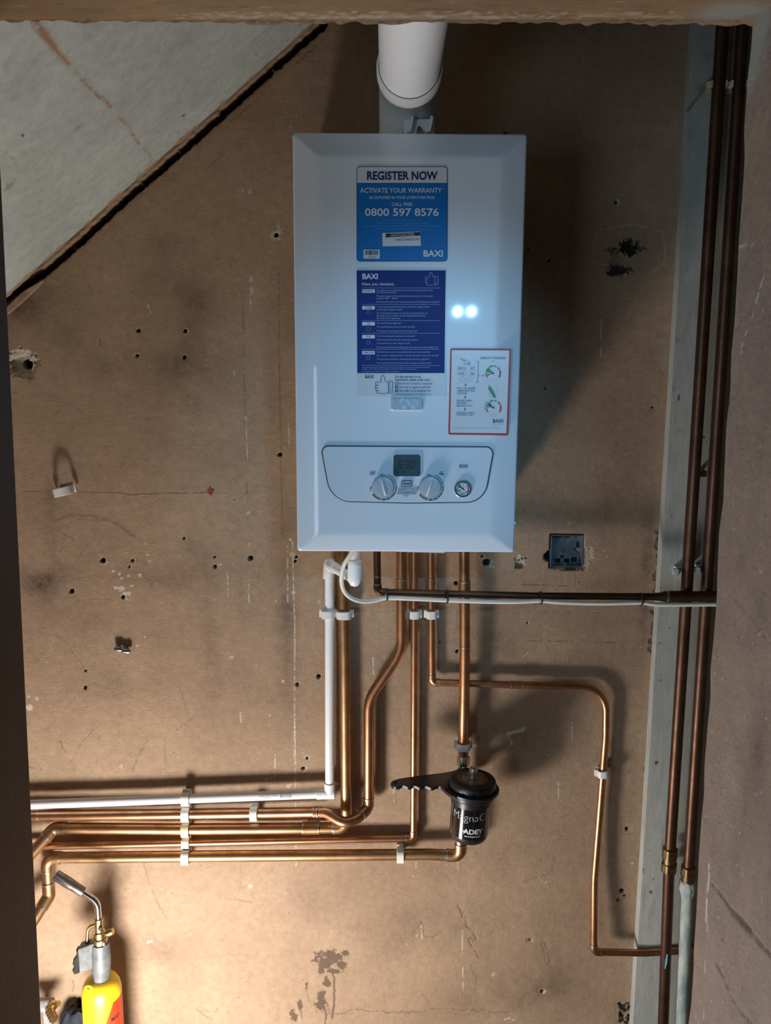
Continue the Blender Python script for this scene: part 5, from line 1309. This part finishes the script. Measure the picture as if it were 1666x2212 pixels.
# ------------------------------------------------------------------ blow torch
tb = .12
bc = P(220.5, 2150, tb); ts = mpp(bc)
Rc = 41.5 * ts
zsh = P(219, 2109, tb - Rc * .1).z
base = Vector((bc.x, -tb, 0))
torch = thing('blow_torch', 'yellow gas cylinder fitted with a grey and brass blow torch head', 'blow torch', base)
MB().lathe([(Rc * .9, 0), (Rc, .006), (Rc, zsh - .044), (Rc * .985, zsh - .030), (Rc * .93, zsh - .017), (Rc * .82, zsh - .007), (Rc * .62, zsh - .001), (Rc * .40, zsh + .001), (.001, zsh + .001)], base, (0, 0, 1), 56).build('gas_cylinder', M_YEL, torch, 50)
cyl = bpy.data.objects[torch.children[0].name]
# lug on the shoulder
lp = P(192, 2133, tb + Rc * .75)
MB().tube([lp + Vector((.007 * math.cos(a), -.002, .0055 * math.sin(a))) for a in [2 * math.pi * i / 20 for i in range(21)]], .0028, 10, cap=False).build('carry_lug', M_YEL, torch, 60)
# red label flank
mb = MB(); V = []; Fc = []; n = 14; mm = 10
for j in range(mm + 1):
    z = zsh - .040 - j * .009
    a0 = -38 - j * 5.0
    for i in range(n + 1):
        a = math.radians(a0 + (25 - a0) * i / n); V.append(base + Vector((math.cos(a) * Rc * 1.004, math.sin(a) * Rc * 1.004, z)))
for j in range(mm):
    for i in range(n): Fc.append((j * (n + 1) + i, j * (n + 1) + i + 1, (j + 1) * (n + 1) + i + 1, (j + 1) * (n + 1) + i))
MB().add(V, Fc).build('red_label', M_RED, torch, 60)
ux, uy = Vector((1, 0, 0)), Vector((0, 1, 0))
tm = MB(); up_ = Vector((0, 0, 1))
tm.add(*cyl_text('TRÈS DANGER', -150, -77, zsh - .072, .0055, Rc * 1.005, base, up_, ux, uy, .0)) if False else tm.add(*cyl_text('DANGER', -118, -77, zsh - .0745, .0062, Rc * 1.005, base, up_, ux, uy, .0))
for i, (a0, a1) in enumerate(((-125, -88), (-135, -86), (-140, -84), (-140, -88), (-140, -92), (-138, -95), (-140, -96))):
    tm.add(*cyl_text('Extremely flammable gas. Keep away', a0, a1, zsh - .084 - i * .0058, .0026, Rc * 1.005, base, up_, ux, uy, .0))
tm.build('warning_print', I_BROWN, cyl, None)
tm = MB(); tm.add(*cyl_text('MAP', -46, -18, zsh - .085, .010, Rc * 1.009, base, up_, ux, uy, .02)); tm.build('label_lettering', I_BLACK, cyl, None)
# head
def cone(pts, m, nm, off=tb, seg=24, par=torch):
    V = [P(x, y, off) for x, y, r in pts]
    return MB().tube(V, [r * ts for x, y, r in pts], seg).build(nm, m, par, 40)
o = PX(tb + .013); o.poly(rpoly([(167, 2051), (196, 2040), (226, 2034), (228, 2060), (228, 2092), (199, 2094), (171, 2102)], [3, 4, 4, 8, 4, 4, 3], 4), th=.026)
body = bevel(o.build('torch_body', M_TORCH, torch, None), .004, 3, 50)
cone([(217, 2035, 16.5), (217, 2036, 18), (218.2, 2060, 19.8), (219, 2076, 19.9), (219, 2100, 19.0), (218.5, 2133, 16.8)], M_TORCH, 'grip')
o = PX(tb + .008); o.poly([(168, 2055), (163.5, 2052), (165, 2066), (158, 2073), (156, 2083), (160, 2090), (155, 2096), (160, 2106), (171, 2103)], th=.016)
bevel(o.build('trigger', M_BLK3, torch, None), .003, 2, 50)
cone([(216.5, 2037, 15.3), (216, 2028, 15.6), (215.5, 2025, 15.4), (215.5, 2023.5, 14)], M_BRASS, 'brass_seat')
cone([(215.5, 2026, 12.5), (215.3, 2021, 13), (214.6, 2012, 12), (214.4, 2010, 9.5)], M_BRASS, 'brass_collar')
cone([(214.6, 2012, 9.6), (214, 2004, 9), (213.2, 1994, 8.4), (213.6, 1987, 9.0), (213.4, 1984, 9.0)], M_BRASS, 'air_inlet')
MB().lathe([(.0045, -.001), (.0045, .0012), (.0005, .0012)], P(216, 2006.5, tb + 9.2 * ts), (0, -1, 0), 12).build('air_hole', M_BLACK, torch, 30)
nt_ = fillet([P(213.2, 1990, tb), P(210.5, 1948, tb), P(174, 1924, tb)], .030, 12)
MB().tube(nt_, 6.7 * ts, 20).build('burner_tube', M_CHROME, torch, 50)
cone([(180.5, 1927.5, 8.5), (178.5, 1926.3, 10), (160, 1914.5, 10.2), (156, 1912, 10.6), (152, 1909.5, 11.2), (119.5, 1890, 11.4), (118.4, 1889.3, 10.8), (119.5, 1890, 9.6), (128, 1895, 9.4)], M_BURNT, 'nozzle')
bt2 = fillet([P(207, 1997, tb), P(189.5, 2003, tb), P(188, 2034, tb)], .017, 8)
MB().tube(bt2, 3.4 * ts, 12).build('pilot_tube', M_BRASS, torch, 50)
cone([(188.3, 2030, 3.8), (189, 2042, 4.4)], M_BLK3, 'pilot_gland')
cone([(224, 2018, 3), (232, 2016.5, 3)], M_DBRASS, 'valve_stem'); cone([(232, 2016.5, 7.0), (233, 2016.2, 8), (243, 2011.5, 7.6), (244.5, 2011, 6.6)], M_BRASS, 'valve_knob')

# ------------------------------------------------------------------ bottom left corner
dv = thing('drain_valve', 'brass drain valve on a grey pipe low at the far left', 'valve', (P(100, 2205, .06).x, -.06, 0))
q0_ = P(100, 2172, .06)
M_CEM = mat('grey_paint_crust', (0.34, 0.32, 0.30, 1), .8, 0, var=.4, vscale=90, bump=.5, bscale=200)
MB().tube([(q0_.x, -.06, 0), (q0_.x, -.06, q0_.z + .010)], .0105, 18).build('pipe', M_CEM, dv, 50)
MB().tube([P(84, 2171, .06), P(113, 2171, .06)], 14 * mpp(q0_), 20).build('valve_body', M_CEM, dv, 40)
MB().tube([P(112, 2173, .068), P(117, 2170, .07), P(118, 2169.5, .07), P(127, 2168, .074)], [.011, .011, .007, .0065], 18).build('spindle', M_BRASS, dv, 40)
pts = [P(106, 2180, .075), P(108, 2183, .08), P(112, 2192, .088), P(117, 2203, .098)]; 
tp = []; tr = []
for i in range(9):
    f = i / 8; tp.append(pts[0].lerp(pts[3], f)); tr.append(.0105 if i % 2 else .0085)
MB().tube(tp, tr, 18).build('hose_tail', M_BRASS, dv, 40)
# dark bag slumped against the wall
bc_ = P(152, 2200, .045); V = []; Fc = []; nu, nv_ = 36, 18; hb = P(160, 2186, .045).z
for j in range(nv_ + 1):
    f = j / nv_
    for i in range(nu):
        a = 2 * math.pi * i / nu
        w = (1 + .16 * math.sin(3 * a + 5 * f) + .10 * math.sin(7 * a - 9 * f)) * (math.sin(math.pi * min(1, .12 + .88 * f)) ** .6 if f < 1 else .03)
        rx, ry = .043 * w, .023 * w
        V.append(Vector((bc_.x + .012 + rx * math.cos(a), -.040 + ry * math.sin(a), hb * (1 - f) ** 1.0 * (1 + .05 * math.sin(4 * a)))))
Fc = [(j * nu + i, j * nu + (i + 1) % nu, (j + 1) * nu + (i + 1) % nu, (j + 1) * nu + i) for j in range(nv_) for i in range(nu)]
Fc.append(tuple(range(nu - 1, -1, -1))); Fc.append(tuple(nv_ * nu + i for i in range(nu)))
top(MB().add(V, Fc).build('cloth_bag', M_CLOTH, smooth=70), 'dark crumpled cloth bag behind the yellow gas cylinder', 'bag')

# ------------------------------------------------------------------ light and camera
def light(name, kind, loc, energy, col, size=.1, target=None, sizey=None, spot=None, blend=.5):
    l = bpy.data.lights.new(name, kind); l.energy = energy; l.color = col
    if kind == 'AREA':
        l.shape = 'RECTANGLE'; l.size = size; l.size_y = sizey or size
    else: l.shadow_soft_size = size
    if kind == 'SPOT': l.spot_size = math.radians(spot); l.spot_blend = blend
    o = bpy.data.objects.new(name, l); COL.objects.link(o); o.location = loc
    if target is not None:
        o.rotation_euler = (Vector(target) - Vector(loc)).to_track_quat('-Z', 'Y').to_euler()
    return o
# work lamp standing on the cupboard floor behind the left door post
light('work_lamp', 'POINT', (-.555, -.64, .12), 50, (1.0, .97, .94), .105)
# daylight from a hall window, left and behind the camera
light('hall_window', 'AREA', (-1.55, -2.7, 1.05), 20, (.60, .80, 1.0), 1.1, (0.15, -.3, 1.45), 1.3)
# twin-bulb head torch of the person taking the photo
for dx in (-.025, .025):
    light('head_torch', 'SPOT', (.292 + dx, -1.75, 1.872), 15, (.26, .63, 1.0), .0065, (.06, -.325, 1.49), None, 35, 1.0)
w = bpy.data.worlds.new('hall'); S.world = w; w.use_nodes = True
bg = w.node_tree.nodes['Background']; bg.inputs['Color'].default_value = (.40, .68, 1.0, 1); bg.inputs['Strength'].default_value = .035

cam = bpy.data.cameras.new('camera'); cam.sensor_fit = 'HORIZONTAL'; cam.sensor_width = 36.0; cam.lens = F / 1666 * 36.0
cam.clip_start = .02
co = bpy.data.objects.new('camera', cam); COL.objects.link(co)
mw = Matrix.Identity(4)
for i in range(3):
    mw[i][0] = _r[i]; mw[i][1] = _u[i]; mw[i][2] = -_f[i]; mw[i][3] = CAM[i]
co.matrix_world = mw
S.camera = co
S.view_settings.view_transform = 'Standard'; S.view_settings.look = 'None'
S.view_settings.gamma = 1.0; S.view_settings.use_curve_mapping = False
S.view_settings.exposure = 0.0
S.cycles.max_bounces = 8
